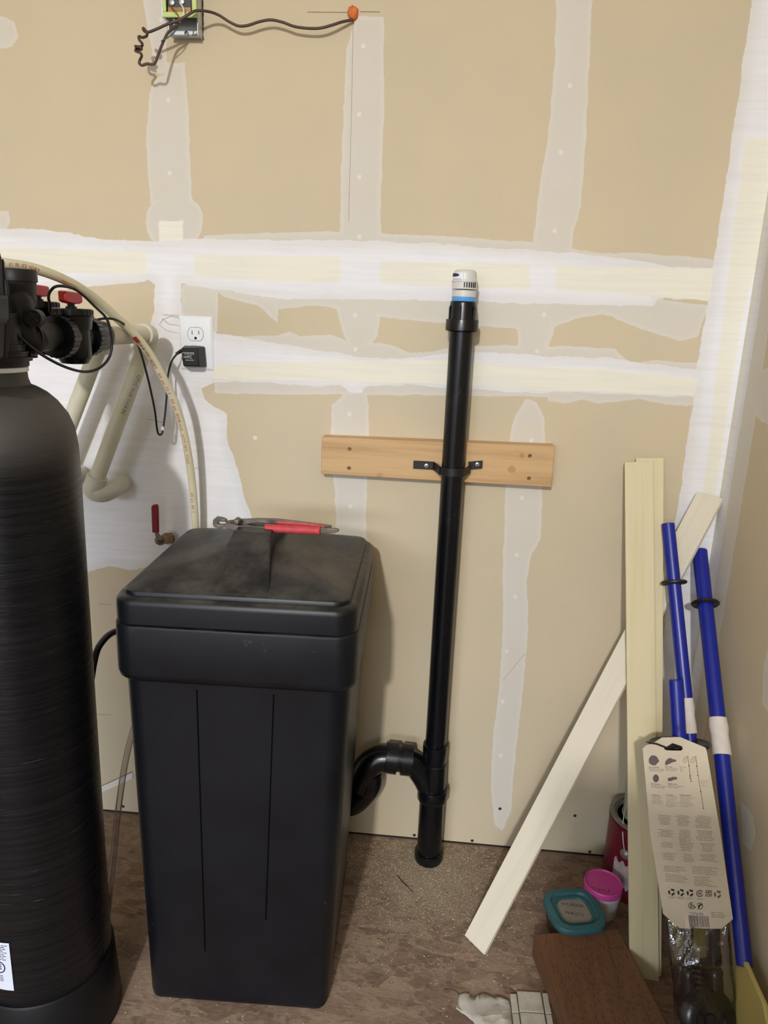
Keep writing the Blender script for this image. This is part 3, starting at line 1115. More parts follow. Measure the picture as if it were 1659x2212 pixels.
mb = MB().lathe(TC, (0, 0, 1), [(.02, .08), (.03, .10), (.05, R_ - .003), (.09, R_ - .001), (.5, R_ - .001), (.94, R_), (1.03, R_ + .0005), (1.07, R_ - .0005), (1.10, R_ - .004),
                               (1.122, R_ - .012), (1.142, R_ - .026), (1.155, .075), (1.163, .062), (1.167, .053), (1.176, .050), (1.192, .049)], 72)
obj('tank_shell', mb, tf.m, tank)
M['boot'] = pm('black_boot', (14, 14, 16), .5, 0, .1, 20, .1, spec=.3)
mb = MB().lathe(TC, (0, 0, 1), [(.0, R_ + .009), (.004, R_ + .0105), (.13, R_ + .004), (.134, R_ + .0015), (.134, R_ - .004)], 72)
obj('base_boot', mb, M['boot'], tank)
obj('neck_ring', MB().lathe(TC, (0, 0, 1), [(1.186, .05), (1.187, .0515), (1.193, .0515), (1.194, .05)], 48), M['white_plastic'], tank, label='thin white ring')
mb = MB().lathe(TC, (0, 0, 1), [(1.194, .0515), (1.1945, .053), (1.202, .053), (1.2025, .058), (1.208, .058), (1.2085, .052), (1.213, .052), (1.2135, .0535), (1.216, .0535), (1.2165, .049), (1.223, .049), (1.2235, .0505), (1.226, .05), (1.2265, .047), (1.262, .046), (1.27, .044)], 48)
obj('neck_adapter', mb, M['black_head'], tank)
# control head housing, in front and left
hd = MB()
A = []
for px, py in ((-170, 790), (2, 777), (10, 770), (13, 700), (21, 690), (20, 640), (10, 636), (6, 560), (0, 534), (-60, 520), (-170, 515)):
    A.append(at(px, py, -.66))
hd.hexa([p + Vector((0, -.09, 0)) for p in A], A)
obj('control_head', hd, M['black_head'], tank, bevel=.004)
hd = MB().tube(cr([at(-3, 777, -.655), at(9, 772, -.655), at(13, 762, -.655), at(15, 730, -.655), at(17, 700, -.655)], 4), .0028, 8)
obj('housing_rim', hd, M['black_head'], tank)
hd = MB().tube(cr([at(3, 560, -.655), at(7, 590, -.655), at(13, 622, -.655), at(14, 640, -.655)], 4), .0028, 8)
obj('housing_rim', hd, M['black_head'], tank)

# valve body behind the head
def XP(px, py, X):
    return atx(px, py, X)


XA = -.632
bx = thing('bypass_valve_body', 'black plastic bypass fitting joining the tank head to the wall pipes', 'pipe fitting', tuple(at(50, 720, -.50)))
obj('riser', MB().lathe(at(42, 700, -.505) * 1.0, (0, 0, 1), [(-.05, .022), (.02, .022), (.028, .023), (.0285, .026), (.062, .0285), (.0625, .0305), (.078, .0305), (.080, .029)], 36), M['black_head'], bx)
mb = MB().tube(cr([at(30, 648, -.52), at(38, 660, -.52), at(44, 700, -.52), at(60, 735, -.515), at(80, 727, -.5)], 6), .023, 20)
obj('elbow_body', mb, M['black_head'], bx)
obj('front_port', MB().lathe(at(72, 687, -.535), (.35, -1, 0), [(-.03, .0125), (.006, .0125), (.0065, .0105), (.005, .009), (.005, .001)], 24), M['black_head'], bx)
p = at(73, 686, -.542)
mb = MB()
for a in (.6, 2.17):
    d = Vector((math.cos(a), .35 * math.cos(a), math.sin(a))) * .008
    mb.tube([p - d, p + d], .0011, 6)
obj('port_cross', mb, M['black_head'], bx)
a_, b_ = at(72, 727, -.50), at(134, 725, -.395)
dirA = (b_ - a_).normalized()
obj('outlet_tube', MB().lathe(a_, dirA, [(-.02, .0235), ((b_ - a_).length, .0235)], 32), M['black_head'], bx)


def ribbed(mb, base, axis, L, r, n_=26, seg=None):
    """grip collar with ribs round it."""
    mb.lathe(base, axis, [(0, r - .004), (.001, r), (L - .001, r), (L, r - .004)], 40)
    axis = Vector(axis).normalized()
    u = axis.orthogonal().normalized()
    w_ = axis.cross(u)
    for k in range(n_):
        a = 2 * math.pi * k / n_
        o_ = (u * math.cos(a) + w_ * math.sin(a)) * (r + .0002)
        mb.tube([base + axis * .002 + o_, base + axis * (L - .002) + o_], .0011, 5)


def ball_valve(root, c, axis, red=True):
    """true-union ball valve centred at c with pipe axis `axis`."""
    axis = Vector(axis).normalized()
    mb = MB().lathe(c, (0, 0, 1), [(-.045, .016), (-.044, .022), (-.034, .028), (-.01, .029), (.012, .0285), (.0125, .031), (.03, .033), (.034, .0335)], 36)
    mb.tube([c - axis * .034, c + axis * .034], .0245, 28)
    obj('valve_body', mb, M['black_abs'], root)
    mb = MB()
    ribbed(mb, c + Vector((0, 0, .034)), (0, 0, 1), .012, .0335, 24)
    obj('valve_cap', mb, M['black_abs'], root)
    mb = MB()
    ribbed(mb, c - axis * .056, axis, .021, .0335, 26)
    obj('union_nut', mb, M['black_abs'], root)
    mb = MB()
    ribbed(mb, c + axis * .034, axis, .021, .0335, 26)
    obj('union_nut', mb, M['black_abs'], root)
    obj('pipe_socket', MB().lathe(c + axis * .055, axis, [(0, .027), (.001, .0285), (.040, .0275), (.041, .0195)], 32), M['black_abs'], root)
    obj('valve_stem', MB().lathe(c + Vector((0, 0, .045)), (0, 0, 1), [(0, .009), (.004, .009), (.0045, .006), (.012, .006)], 18), M['black_abs'], root)
    h = c + Vector((0, 0, .065))
    rs = []
    s_ = axis.cross(Vector((0, 0, 1))).normalized()
    for d, w_, z0, z1 in ((-.027, .007, -.008, .008), (-.02, .0065, -.0105, .008), (0, .008, -.012, .0075), (.02, .0065, -.011, .007), (.027, .007, -.0085, .006)):
        q = h + s_ * 0 + axis * d
        rs.append([q - s_ * w_ + Vector((0, 0, z0)), q + s_ * w_ + Vector((0, 0, z0)), q + s_ * w_ + Vector((0, 0, z1)), q - s_ * w_ + Vector((0, 0, z1))])
    mb = MB().rings(rs)
    obj('valve_handle', mb, M['red'], root, bevel=.002, label='red plastic handle')


cv = XP(158, 727, XA)
axv = (XP(330, 722, XA + .008) - XP(100, 727, XA - .006)).normalized()
v1 = thing('ball_valve', 'black union ball valve with a red handle, nearest the outlet', 'valve', tuple(cv))
ball_valve(v1, cv, axv)
cv2 = cv + Vector((-.082, 0.045, .010))
v2 = thing('ball_valve', 'second black ball valve with red handle, mostly hidden behind the tank head', 'valve', tuple(cv2))
ball_valve(v2, cv2, axv)

# cream pipes to the wall
def pipe_run(label, start, corner, lowpt, wall_end=True):
    t = thing('water_pipe', label, 'pipe', tuple(corner))
    r = .0172
    obj('pipe_section', MB().tube([start, corner], r, 24), M['cpvc'], t)
    d1 = (corner - start).normalized()
    d2 = (lowpt - corner).normalized()
    arc = cr([corner - d1 * .030, corner - d1 * .012, corner + (d2 - d1).normalized() * .004 + d2 * .004, corner + d2 * .016, corner + d2 * .036], 5)
    mb = MB().tube(arc, .0212, 24)
    mb.tube([corner - d1 * .034, corner - d1 * .014], .0225, 24)
    mb.tube([corner + d2 * .014, corner + d2 * .040], .0225, 24)
    obj('elbow', mb, M['cpvc_fit'], t)
    obj('pipe_section', MB().tube([corner + d2 * .01, lowpt], r, 24), M['cpvc'], t)
    e = lowpt + Vector((.035, .03, .0))
    arc = cr([lowpt - d2 * .03, lowpt, lowpt + Vector((.018, .008, -.008)), lowpt + Vector((.03, .03, -.004)), lowpt + Vector((.034, .075, 0))], 5)
    mb = MB().tube(arc, .0212, 24)
    mb.tube([lowpt - d2 * .034, lowpt - d2 * .01], .0225, 24)
    obj('elbow', mb, M['cpvc_fit'], t)
    return t


cA = XP(322, 722, XA + .012)
st_ = cv + axv * .08
cA = Vector((cA.x, -.085, cA.z))
wp1 = pipe_run('cream plastic water pipe slanting down the wall, the right one of two', st_, cA, at(200, 1058, -.085))
cB = cA + Vector((-.095, -.005, .0))
wp2 = pipe_run('cream plastic water pipe slanting down the wall, the left one of two', cv2 + axv * .08, cB, at(105, 1035, -.09))
# print on the slanted pipe
tp = MB()
a_, b_ = at(212, 850, -.107), at(196, 900, -.107)
for (x0, y0, x1, y1, w_) in ((298, 808, 262, 890, cA),):
    a_, b_ = at(x0, y0, w_.y - .0178), at(x1, y1, w_.y - .0178)
    ux = (b_ - a_).normalized()
    uy = Vector((0, -1, 0)).cross(ux) * 1.0
    put_text(tp, 'CPVC 4120 1-1/4 IN', .011, a_, ux, -uy if uy.x < 0 else uy)
obj('pipe_print', tp, M['pencil'], wp1, kind='stuff')
# dark opening where the pipe leaves the wall
mb = MB().lathe(at(206, 1064, -.001), (0, -1, 0), [(0, .016), (.001, .016)], 20)
obj('pipe_hole', mb, M['black_ink'], wall_back)

# drain hose
hp = [(-60, 552, -.50), (5, 568, -.48), (60, 577, -.44), (110, 592, -.40), (160, 615, -.35), (205, 645, -.30), (245, 680, -.26), (290, 722, -.215), (325, 768, -.18),
      (352, 815, -.155), (378, 870, -.13), (396, 930, -.108), (408, 990, -.09), (416, 1050, -.075), (421, 1110, -.065), (423, 1150, -.055), (424, 1220, -.05), (424, 1300, -.05)]
hose_pts = cr([at(*p) for p in hp], 6)
hose = obj('drain_hose', MB().tube(hose_pts, .0082, 16), M['pex'], origin=tuple(hose_pts[0]))
tag(hose, 'cream flexible hose arching from the tank head down behind the bin', 'hose')
WL[hose.name] = hose_pts[0].copy()


def hose_text(mb, text, s0, size, off=.0):
    """letters laid along the hose on the side that faces the room."""
    d = 0
    tgt = s0
    i = 0
    cum = [0]
    for a, b in zip(hose_pts, hose_pts[1:]):
        cum.append(cum[-1] + (b - a).length)
    for ch in text:
        while i < len(cum) - 2 and cum[i + 1] < tgt:
            i += 1
        a, b = hose_pts[i], hose_pts[i + 1]
        f_ = (tgt - cum[i]) / max(1e-6, cum[i + 1] - cum[i])
        p = a.lerp(b, f_)
        ux = (b - a).normalized()
        view = (Vector((0.0, -1.0, 0.05)) - ux * Vector((0.0, -1.0, 0.05)).dot(ux)).normalized()
        uy = view.cross(ux)
        if ch != ' ':
            wd = put_text(mb, ch, size, p + view * .0085 - uy * (size * .35 + off), ux, uy)
        else:
            wd = size * .4
        tgt += wd + size * .12
    return cum[-1]


mb = MB()
cum = [0]
for a, b in zip(hose_pts, hose_pts[1:]):
    cum.append(cum[-1] + (b - a).length)


def s_at(py_):
    best = min(range(len(hose_pts)), key=lambda i: abs((hose_pts[i] - at(*py_)).length))
    return cum[best]


hose_text(mb, 'PEX-b 1/2  SDR9  160 psi 73 F  100 psi 180 F', s_at((300, 735, -.21)), .0085)
hose_text(mb, '04/14/20  ASTM F876  F2023', s_at((388, 895, -.12)), .0072)
hose_text(mb, 'I II III 1/2 SDR9', s_at((10, 569, -.48)), .0075)
hose_text(mb, '100 psi 180 F', s_at((421, 1062, -.075)), .0075)
obj('hose_print', mb, M['red_ink'], hose, kind='stuff')
mb = MB()
i = min(range(len(hose_pts)), key=lambda i: (hose_pts[i] - at(300, 722, -.21)).length)
a, b = hose_pts[i - 1], hose_pts[i + 1]
ux = (b - a).normalized()
vw = (Vector((0, -1, 0)) - ux * Vector((0, -1, 0)).dot(ux)).normalized()
uy = vw.cross(ux)
p = hose_pts[i - 1] + vw * .0087
A = [p - uy * .004, p + ux * .014 - uy * .004, p + ux * .014 + uy * .004, p + uy * .004]
mb.hexa(A, [q - vw * .0006 for q in A])
for k, dy in ((0, .0028), (0, -.001)):
    i = min(range(len(hose_pts)), key=lambda i: (hose_pts[i] - at(150, 610, -.36)).length)
    a, b = hose_pts[i - 3], hose_pts[i + 3]
    ux = (b - a).normalized()
    vw = (Vector((0, -1, 0)) - ux * Vector((0, -1, 0)).dot(ux)).normalized()
    uy = vw.cross(ux)
    pts = [hose_pts[j] + vw * .0082 + uy * dy for j in range(i - 3, i + 2)]
    mb.tube(pts, .0004, 5)
obj('hose_mark', mb, M['red_ink'], hose, kind='stuff')

# cables
c1 = cr([at(*p) for p in ((22, 697, -.56), (40, 725, -.56), (70, 752, -.54), (110, 778, -.50), (150, 796, -.46), (185, 803, -.42), (215, 795, -.39), (236, 772, -.37), (242, 740, -.365),
                          (238, 710, -.37), (228, 685, -.375), (205, 662, -.385), (180, 638, -.40), (160, 624, -.42), (135, 618, -.43), (118, 620, -.44), (107, 632, -.44), (105, 645, -.44), (108, 658, -.43), (108, 672, -.42))], 6)
sensor = obj('sensor_cable', MB().tube(c1, .0023, 10), M['cord'], origin=tuple(c1[0]))
tag(sensor, 'thin black cable looping below and above the red-handled ball valve', 'cable')
c2 = cr([at(*p) for p in ((196, 675, -.32), (205, 690, -.31), (225, 688, -.30), (248, 690, -.28), (270, 702, -.24), (288, 722, -.20), (302, 755, -.18), (315, 800, -.16), (326, 845, -.14), (335, 890, -.12), (339, 925, -.10),
                          (343, 938, -.095), (350, 936, -.09), (354, 915, -.085), (358, 880, -.075), (361, 840, -.06), (363, 810, -.05), (371, 780, -.045), (385, 762, -.04), (392, 758, -.04))], 6)
ad = thing('power_adapter', 'small black plug-in power adapter with cord, in the lower outlet socket', 'adapter', tuple(at(420, 770, -.03)))
obj('cord', MB().tube(c2, .0022, 10), M['cord'], ad)
obj('strain_relief', MB().tube([at(380, 765, -.04), at(393, 757, -.036)], [.003, .0042], 10), M['cord'], ad)
obj('cable_tie', MB().tube([at(352, 922, -.086), at(350, 930, -.09)], .0036, 8), M['white_plastic'], ad, label='small white tie')
F4 = [at(x, y, -.045) for x, y in ((396, 791), (430, 792), (427, 752), (391, 752))]
B4 = [at(x, y, -.008) for x, y in ((397, 792), (447, 793), (443, 748), (398, 746))]
adb = obj('adapter_body', MB().hexa(F4, B4), M['black_head'], ad, bevel=.0025)
mb = MB()
cx = [f_ for f_ in F4]
o_ = at(395, 776, -.0456)
ux = (F4[1] - F4[0]).normalized()
uy = (F4[3] - F4[0]).normalized()
for (x0, y0, wd, h) in ((.001, .0135, .027, .0011), (.004, .0108, .024, .0010), (.006, -.002, .022, .0010)):
    xx = x0
    while xx < wd:
        ww = random.uniform(.0012, .0032)
        A = [o_ + ux * xx + uy * y0, o_ + ux * (xx + ww) + uy * y0, o_ + ux * (xx + ww) + uy * (y0 + h), o_ + ux * xx + uy * (y0 + h)]
        mb.add(A, [(0, 1, 2, 3)])
        xx += ww + .0008
put_text(mb, 'FC', .0088, o_ + ux * .0105 + uy * .0022, ux, uy)
put_text(mb, 'CE', .0062, o_ + ux * .002 + uy * .003, ux, uy)
obj('adapter_print', mb, M['white_ink'], adb)

# outlet
oc = at(425.5, 741, 0)
outl = thing('outlet', 'white duplex wall outlet plate holding the black power adapter', 'outlet', tuple(oc))
mb = MB()
x0, x1 = at(389, 740, 0).x, at(461, 740, 0).x
z0, z1 = at(425, 799, 0).z, at(425, 683, 0).z
mb.rings([[Vector(p) for p in ((x0, 0, z0), (x1, 0, z0), (x1, 0, z1), (x0, 0, z1))],
          [Vector(p) for p in ((x0, -.002, z0), (x1, -.002, z0), (x1, -.002, z1), (x0, -.002, z1))],
          [Vector(p) for p in ((x0 + .005, -.0058, z0 + .005), (x1 - .005, -.0058, z0 + .005), (x1 - .005, -.0058, z1 - .005), (x0 + .005, -.0058, z1 - .005))]])
obj('wall_plate', mb, M['white_plastic'], outl, bevel=.0008)
xc, zc_ = (x0 + x1) / 2, (z0 + z1) / 2
for k, dz in ((0, .0195), (1, -.0195)):
    mb = MB()
    ring = []
    for i in range(28):
        a = 2 * math.pi * i / 28
        ring.append((xc + .0172 * math.cos(a), zc_ + dz + max(-.0138, min(.0138, .0172 * math.sin(a)))))
    A = [Vector((x, -.0066, zz)) for x, zz in ring]
    mb.hexa(A, [Vector((x, -.004, zz)) for x, zz in ring])
    rc = obj('socket', mb, M['white_plastic'], outl)
    hs = MB()
    ringo = [Vector((xc + (x - xc) * 1.035, -.00585, zc_ + dz + (zz - zc_ - dz) * 1.035)) for x, zz in ring]
    hs.tube(ringo + [ringo[0]], .00035, 5)
    if k == 0:
        hs.box((xc - .0082, -.0068, zc_ + dz - .001), (xc - .0066, -.0064, zc_ + dz + .0078))
        hs.box((xc + .0066, -.0068, zc_ + dz + .0), (xc + .0082, -.0064, zc_ + dz + .0074))
        hs.lathe((xc, -.0066, zc_ + dz - .0078), (0, -1, 0), [(-.001, .0026), (.0003, .0026)], 14)
        hs.box((xc - .0026, -.0069, zc_ + dz - .011), (xc + .0026, -.0064, zc_ + dz - .0076))
    obj('socket_slot', hs, M['dark_screw'], rc)
obj('plate_screw', MB().lathe((xc, -.0058, zc_), (0, -1, 0), [(-.001, .003), (.0008, .0028), (.0012, .001)], 14), M['white_plastic'], outl)

# red-lever valve at the wall
wv = thing('lever_valve', 'small brass wall valve with upright dark red lever above the bin', 'valve', tuple(at(345, 1165, 0)))
obj('valve_body', MB().tube(cr([at(368, 1163, .0), at(360, 1163, -.02), at(352, 1166, -.04), at(346, 1168, -.06)], 4), [.013] * 6 + [.011] * 7, 18), M['brass'], wv)
obj('wall_flange', MB().lathe(at(370, 1162, 0), (0, -1, 0), [(0, .02), (.003, .019), (.004, .012)], 24), M['zinc'], wv)
obj('valve_nut', MB().lathe(at(345, 1167, -.058), (0, -1, 0), [(0, .011), (.004, .011), (.0042, .008), (.009, .0075), (.0095, .004), (.014, .0035)], 6), M['steel'], wv)
lv = [at(x, y, -.066) for x, y in ((334, 1150), (341, 1150), (351, 1166), (344, 1173), (337, 1165))]
obj('lever_arm', MB().hexa(list(reversed(lv)), [p + Vector((0, .003, 0)) for p in reversed(lv)]), M['steel'], wv)
lv = [at(x, y, -.07) for x, y in ((328, 1151), (342, 1152), (341, 1094), (338, 1090), (329, 1091), (326, 1096))]
lev = obj('lever_grip', MB().hexa(lv, [p + Vector((0, .008, 0)) for p in lv]), M['dark_red'], wv, bevel=.002)

# small hoses between tank and bin
bt = cr([at(*p) for p in ((258, 1362, -.33), (243, 1367, -.36), (228, 1378, -.39), (212, 1400, -.42), (203, 1430, -.44), (195, 1480, -.46))], 6)
o = obj('brine_hose', MB().tube(bt, .0062, 12), M['black_rubber'], origin=tuple(bt[0]))
tag(o, 'short black hose bending from the bin side behind the tank', 'hose')
ct = cr([at(*p) for p in ((300, 1540, -.22), (284, 1590, -.24), (272, 1640, -.26), (262, 1700, -.28), (252, 1780, -.30), (244, 1860, -.33), (236, 1930, -.36))] + [fl(228, 1990, .008), fl(205, 2030, .008)], 6)
o = obj('clear_drain_tube', MB().tube(ct, .0068, 14), M['clear_tube'], origin=tuple(ct[0]))
tag(o, 'clear plastic tube running down between the tank and the bin', 'tube')

# tank sticker
def on_tank(px, py):
    d = ray(px, py)
    # intersection with the shell
    dx, dy = d.x, d.y
    wx, wy = CAM.x - TC.x, CAM.y - TC.y
    a = dx * dx + dy * dy
    b = 2 * (dx * wx + dy * wy)
    c = wx * wx + wy * wy - (R_ + .0004) ** 2
    t = (-b - math.sqrt(b * b - 4 * a * c)) / (2 * a)
    return CAM + d * t


stp = on_tank(19, 2038)
ang_r = math.atan2(stp.y - TC.y, stp.x - TC.x)
zt_, zb_ = stp.z, on_tank(27, 2140).z
mb = MB()
na = 12
uv = [(ang_r - .9 * (1 - i / na), zz) for zz in (zb_, zt_) for i in range(na + 1)]
on_cyl(mb, (TC.x, TC.y, 0), R_ + .0004, uv, [(i, i + 1, i + na + 2, i + na + 1) for i in range(na)])
stk = obj('sticker', mb, M['sticker'], tank, label='white information sticker')
mb = MB()
zz = zt_ - .006


def cylpt(a, z_):
    return Vector((TC.x + (R_ + .0008) * math.cos(a), TC.y + (R_ + .0008) * math.sin(a), z_))


for k in range(9):
    a = ang_r - .75
    while a < ang_r - .06 - .04 * (k % 2):
        w_ = random.uniform(.02, .06)
        on_cyl(mb, (TC.x, TC.y, 0), R_ + .0009, [(a, zz), (a + w_, zz), (a + w_, zz + .0012), (a, zz + .0012)], [(0, 1, 2, 3)])
        a += w_ + .014
    zz -= .0036
zm = zz - .012
cm = ang_r - .20
for k in range(40):
    t0, t1 = 2 * math.pi * k / 40, 2 * math.pi * (k + 1) / 40
    q = []
    for t, r in ((t0, .0105), (t1, .0105), (t1, .0125), (t0, .0125)):
        q.append((cm + r * math.cos(t) / R_, zm + r * math.sin(t)))
    on_cyl(mb, (TC.x, TC.y, 0), R_ + .0009, q, [(0, 1, 2, 3)])
for dz in (.004, 0, -.004):
    on_cyl(mb, (TC.x, TC.y, 0), R_ + .0009, [(cm - .06, zm + dz), (cm + .05, zm + dz), (cm + .05, zm + dz + .0018), (cm - .06, zm + dz + .0018)], [(0, 1, 2, 3)])
zz = zm - .018
for k in range(4):
    on_cyl(mb, (TC.x, TC.y, 0), R_ + .0009, [(cm - .12, zz), (cm + .06, zz), (cm + .06, zz + .0011), (cm - .12, zz + .0011)], [(0, 1, 2, 3)])
    zz -= .0034
obj('sticker_print', mb, M['navy_ink'], stk)

# ------------------------------------------------------------------ junction box at the top
jb = thing('electrical_box', 'open galvanised electrical box on the wall with lime framed device', 'electrical box', tuple(at(405, 40, 0)))
x0, x1 = at(375, 60, 0).x, at(438, 60, 0).x
zb0 = at(405, 87, 0).z
zt0 = zb0 + .13
mb = MB()
mb.box((x0, -.001, zb0), (x1, .0, zt0))
mb.box((x1 - .0015, -.030, zb0), (x1, -.001, zt0))
mb.box((x0, -.030, zb0 + .004), (x0 + .0015, -.001, zt0))
rs = []
for a in range(0, 100, 15):
    t = math.radians(a)
    yy = -.001 - .012 * (1 - math.cos(t)) - (.012 if a == 90 else 0)
    zz = zb0 + .010 * (1 - math.sin(t))
    rs.append([Vector((x0, yy, zz)), Vector((x1, yy, zz)), Vector((x1, yy + .0012, zz + .0005)), Vector((x0, yy + .0012, zz + .0005))])
mb.rings(rs)
obj('metal_box', mb, M['zinc'], jb)
obj('box_screw', MB().lathe(at(403, 72, -.002), (0, -1, 0), [(0, .0042), (.002, .0042), (.0022, .002), (.001, .001)], 16), M['steel'], jb)
fr = MB()
YF = -.042
xo0, xo1 = at(352, 20, YF).x, at(426, 20, YF).x
zo0 = at(390, 39, YF).z
zo1 = zo0 + .11
tk = .0095
fr.box((xo0, YF - .004, zo0), (xo1, YF, zo0 + tk))
fr.box((xo0, YF - .004, zo0 + tk), (xo0 + tk * .8, YF, zo1))
fr.box((xo1 - tk, YF - .004, zo0 + tk), (xo1, YF, zo1))
obj('lime_frame', fr, M['lime'], jb, bevel=.0015, label='lime green plastic frame')
fr = MB().box((xo0 + .009, YF, zo0 + .008), (xo1 - .011, YF + .030, zo1))
dv = obj('device_body', fr, M['dark_device'], jb, bevel=.002)
fr = MB().box((xo0 + .010, YF - .0005, zo0 + .010), (xo1 - .013, YF + .001, zo0 + .018))
obj('device_edge', fr, M['brass'], dv)
for x, y in ((372, 6), (393, 4)):
    p = at(x, y, YF - .001)
    obj('terminal_screw', MB().lathe(p, (0, -1, 0), [(0, .005), (.002, .005), (.003, .003)], 12), M['zinc'], dv)
cb = MB().box((xo0 - .003, YF, zo0 + .002), (xo0 + .002, YF + .038, zo1))
obj('box_side', cb, M['zinc'], jb)
jag = MB()
for k in range(46):
    zz = zb0 + k * .0027
    w_ = random.uniform(.001, .0032)
    jag.add([(x1, -.0016, zz), (x1 + w_, -.0016, zz + .0013), (x1, -.0016, zz + .0028), (x1, 0, zz), (x1 + w_, 0, zz + .0013), (x1, 0, zz + .0028)], [(0, 1, 2), (0, 3, 4, 1), (1, 4, 5, 2), (3, 5, 4)])
obj('torn_edge', jag, M['dark_screw'], jb, kind='stuff')
mb = MB().tube(cr([at(367, 10, -.05), at(372, 18, -.055), at(380, 26, -.06), at(386, 36, -.06), at(384, 48, -.06)], 5), .0009, 7)
obj('red_wire', mb, M['wire_red'], jb, label='thin red wire')
mb = MB().tube(cr([at(389, 6, -.05), at(396, 18, -.056), at(397, 30, -.06), at(394, 38, -.06), at(387, 48, -.06)], 5), .0014, 8)
obj('white_wire', mb, M['wire_white'], jb, label='short white wire')
mb = MB().tube(cr([at(384, 58, -.055), at(378, 68, -.058), at(368, 77, -.06), at(358, 84, -.062), at(348, 89, -.065)], 5), .0012, 7)
obj('green_wire', mb, M['wire_green'], jb, label='short dark green wire')
cpts = [(762, 43, -.008), (740, 47, -.018), (715, 55, -.024), (690, 61, -.026), (662, 61, -.026), (635, 57, -.026), (610, 48, -.026), (585, 43, -.026), (560, 47, -.026), (535, 55, -.026), (515, 56, -.026), (495, 47, -.028),
        (475, 34, -.032), (455, 26, -.04), (432, 23, -.052), (418, 25, -.058), (400, 36, -.062), (383, 45, -.064), (362, 52, -.066), (340, 62, -.066), (322, 69, -.066), (313, 68, -.068), (309, 62, -.07)]
coil = [(311, 62, -.075), (317, 70, -.078), (317, 77, -.074), (309, 81, -.068), (300, 79, -.072), (301, 86, -.08), (307, 94, -.08), (306, 100, -.072), (296, 101, -.066), (293, 100, -.076), (304, 103, -.08), (305, 107, -.07),
        (295, 106, -.066), (293, 110, -.076), (303, 114, -.078), (306, 121, -.076), (302, 130, -.072), (301, 137, -.072), (307, 141, -.072), (318, 138, -.07), (330, 139, -.07), (336, 134, -.068), (343, 115, -.064), (352, 92, -.06), (362, 72, -.058), (374, 61, -.06), (384, 52, -.062)]
cab = cr([at(*p) for p in cpts + coil], 6)
o = obj('brown_cable', MB().tube(cab, .0026, 10), M['cable'], origin=tuple(cab[0]))
tag(o, 'brown cable running from orange foam to the metal box, curled at its left end', 'cable')
fm = bmesh.new()
bmesh.ops.create_icosphere(fm, subdivisions=3, radius=.0115)
rnd = random.Random(3)
mb = MB()
ctr = at(763, 29, 0)
for v in fm.verts:
    n_ = 1 + rnd.uniform(-.12, .14)
    v.co = Vector((v.co.x * n_ * .9, max(-.0085, min(.002, v.co.y * n_)), v.co.z * n_ * 1.15))
mb.add([v.co + ctr for v in fm.verts], [tuple(v.index for v in f_.verts) for f_ in fm.faces])
fm.free()
o = obj('foam_plug', mb, M['foam'], origin=tuple(ctr))
tag(o, 'blob of orange foam sealing the cable hole high on the wall', 'foam')

# ------------------------------------------------------------------ boards
M['primed'] = wood('pale_pine', (212, 200, 162), (188, 172, 130), 1, 'z', .55, contrast=.35, bumps=.12)
M['primed2'] = wood('pale_pine_diagonal', (216, 208, 188), (196, 186, 164), 1, 'z', .55, contrast=.3, bumps=.12)


def plank(name, label, bl_, br_, tr_, tl_, th, mat, group=None):
    """front-face corners in space; thickness goes to the back."""
    o_ = Vector(bl_)
    e1, e2 = Vector(br_) - o_, Vector(tl_) - o_
    nrm = e1.cross(e2).normalized()
    if nrm.y > 0:
        nrm = -nrm
    A = [Vector(p) for p in (bl_, br_, tr_, tl_)]
    # local frame with z along the length so that the grain follows it
    zax = e2.normalized()
    xax = (e1 - zax * e1.dot(zax)).normalized()
    yax = zax.cross(xax)
    Rm = Matrix((xax, yax, zax)).transposed()
    Ri = Rm.inverted()
    mb = MB()
    mb.hexa([Ri @ (p - o_) for p in A], [Ri @ (p - nrm * th - o_) for p in A])
    q = obj(name, mb, mat, bevel=.0008)
    q.location = o_
    q.rotation_euler = Rm.to_euler()
    tag(q, label, 'board', group)
    return q


# bottoms kept behind the brown beam; tops lean on the wall
def lean(px_top, py_top, ytop, foot):
    return at(px_top, py_top, ytop), Vector(foot)


thp = .009
fA1, fA2 = Vector((.4445, -.352, 0)), Vector((.502, -.358, 0))
zA = at(1380, 997, -.03).z
pA_tl, pA_tr = at(1349.5, 998, -.032), at(1411, 997, -.032)
plank('pine_board', 'upright pale pine board leaning on the wall, front one of the bundle', fA1, fA2, pA_tr, pA_tl, thp, M['primed'], 'pine boards leaning on the back wall')
sh = Vector((0, .0115, 0))
pB_tl, pB_tr = at(1374, 989, -.021), at(1434, 989, -.021)
plank('pine_board', 'upright pale pine board behind the front one, a little taller and shifted right', Vector((.449, -.339, 0)), Vector((.510, -.345, 0)), pB_tr, pB_tl, thp, M['primed'], 'pine boards leaning on the back wall')
pC_tl, pC_tr = at(1369, 999, -.0105), at(1431, 999, -.0105)
plank('pine_board', 'hindmost upright pine board of the leaning bundle', Vector((.452, -.327, 0)), Vector((.510, -.333, 0)), pC_tr, pC_tl, thp, M['primed'], 'pine boards leaning on the back wall')
# short cross marks along the edge of the second board
tLd = at(1562, 1078, -.02)
dA, dB = fl(1003, 2023, .0), fl(1045, 2065, .0)
tL, tR = at(1505, 1063, -.026), at(1561, 1077, -.026)
tR.x = min(tR.x, XR - .002)
e = (dB - dA)
plank('pine_board', 'long whitish board leaning diagonally across the wall into the corner', dA + Vector((0, 0, .003)), dB + Vector((0, 0, .003)), tR, tL, .008, M['primed2'])

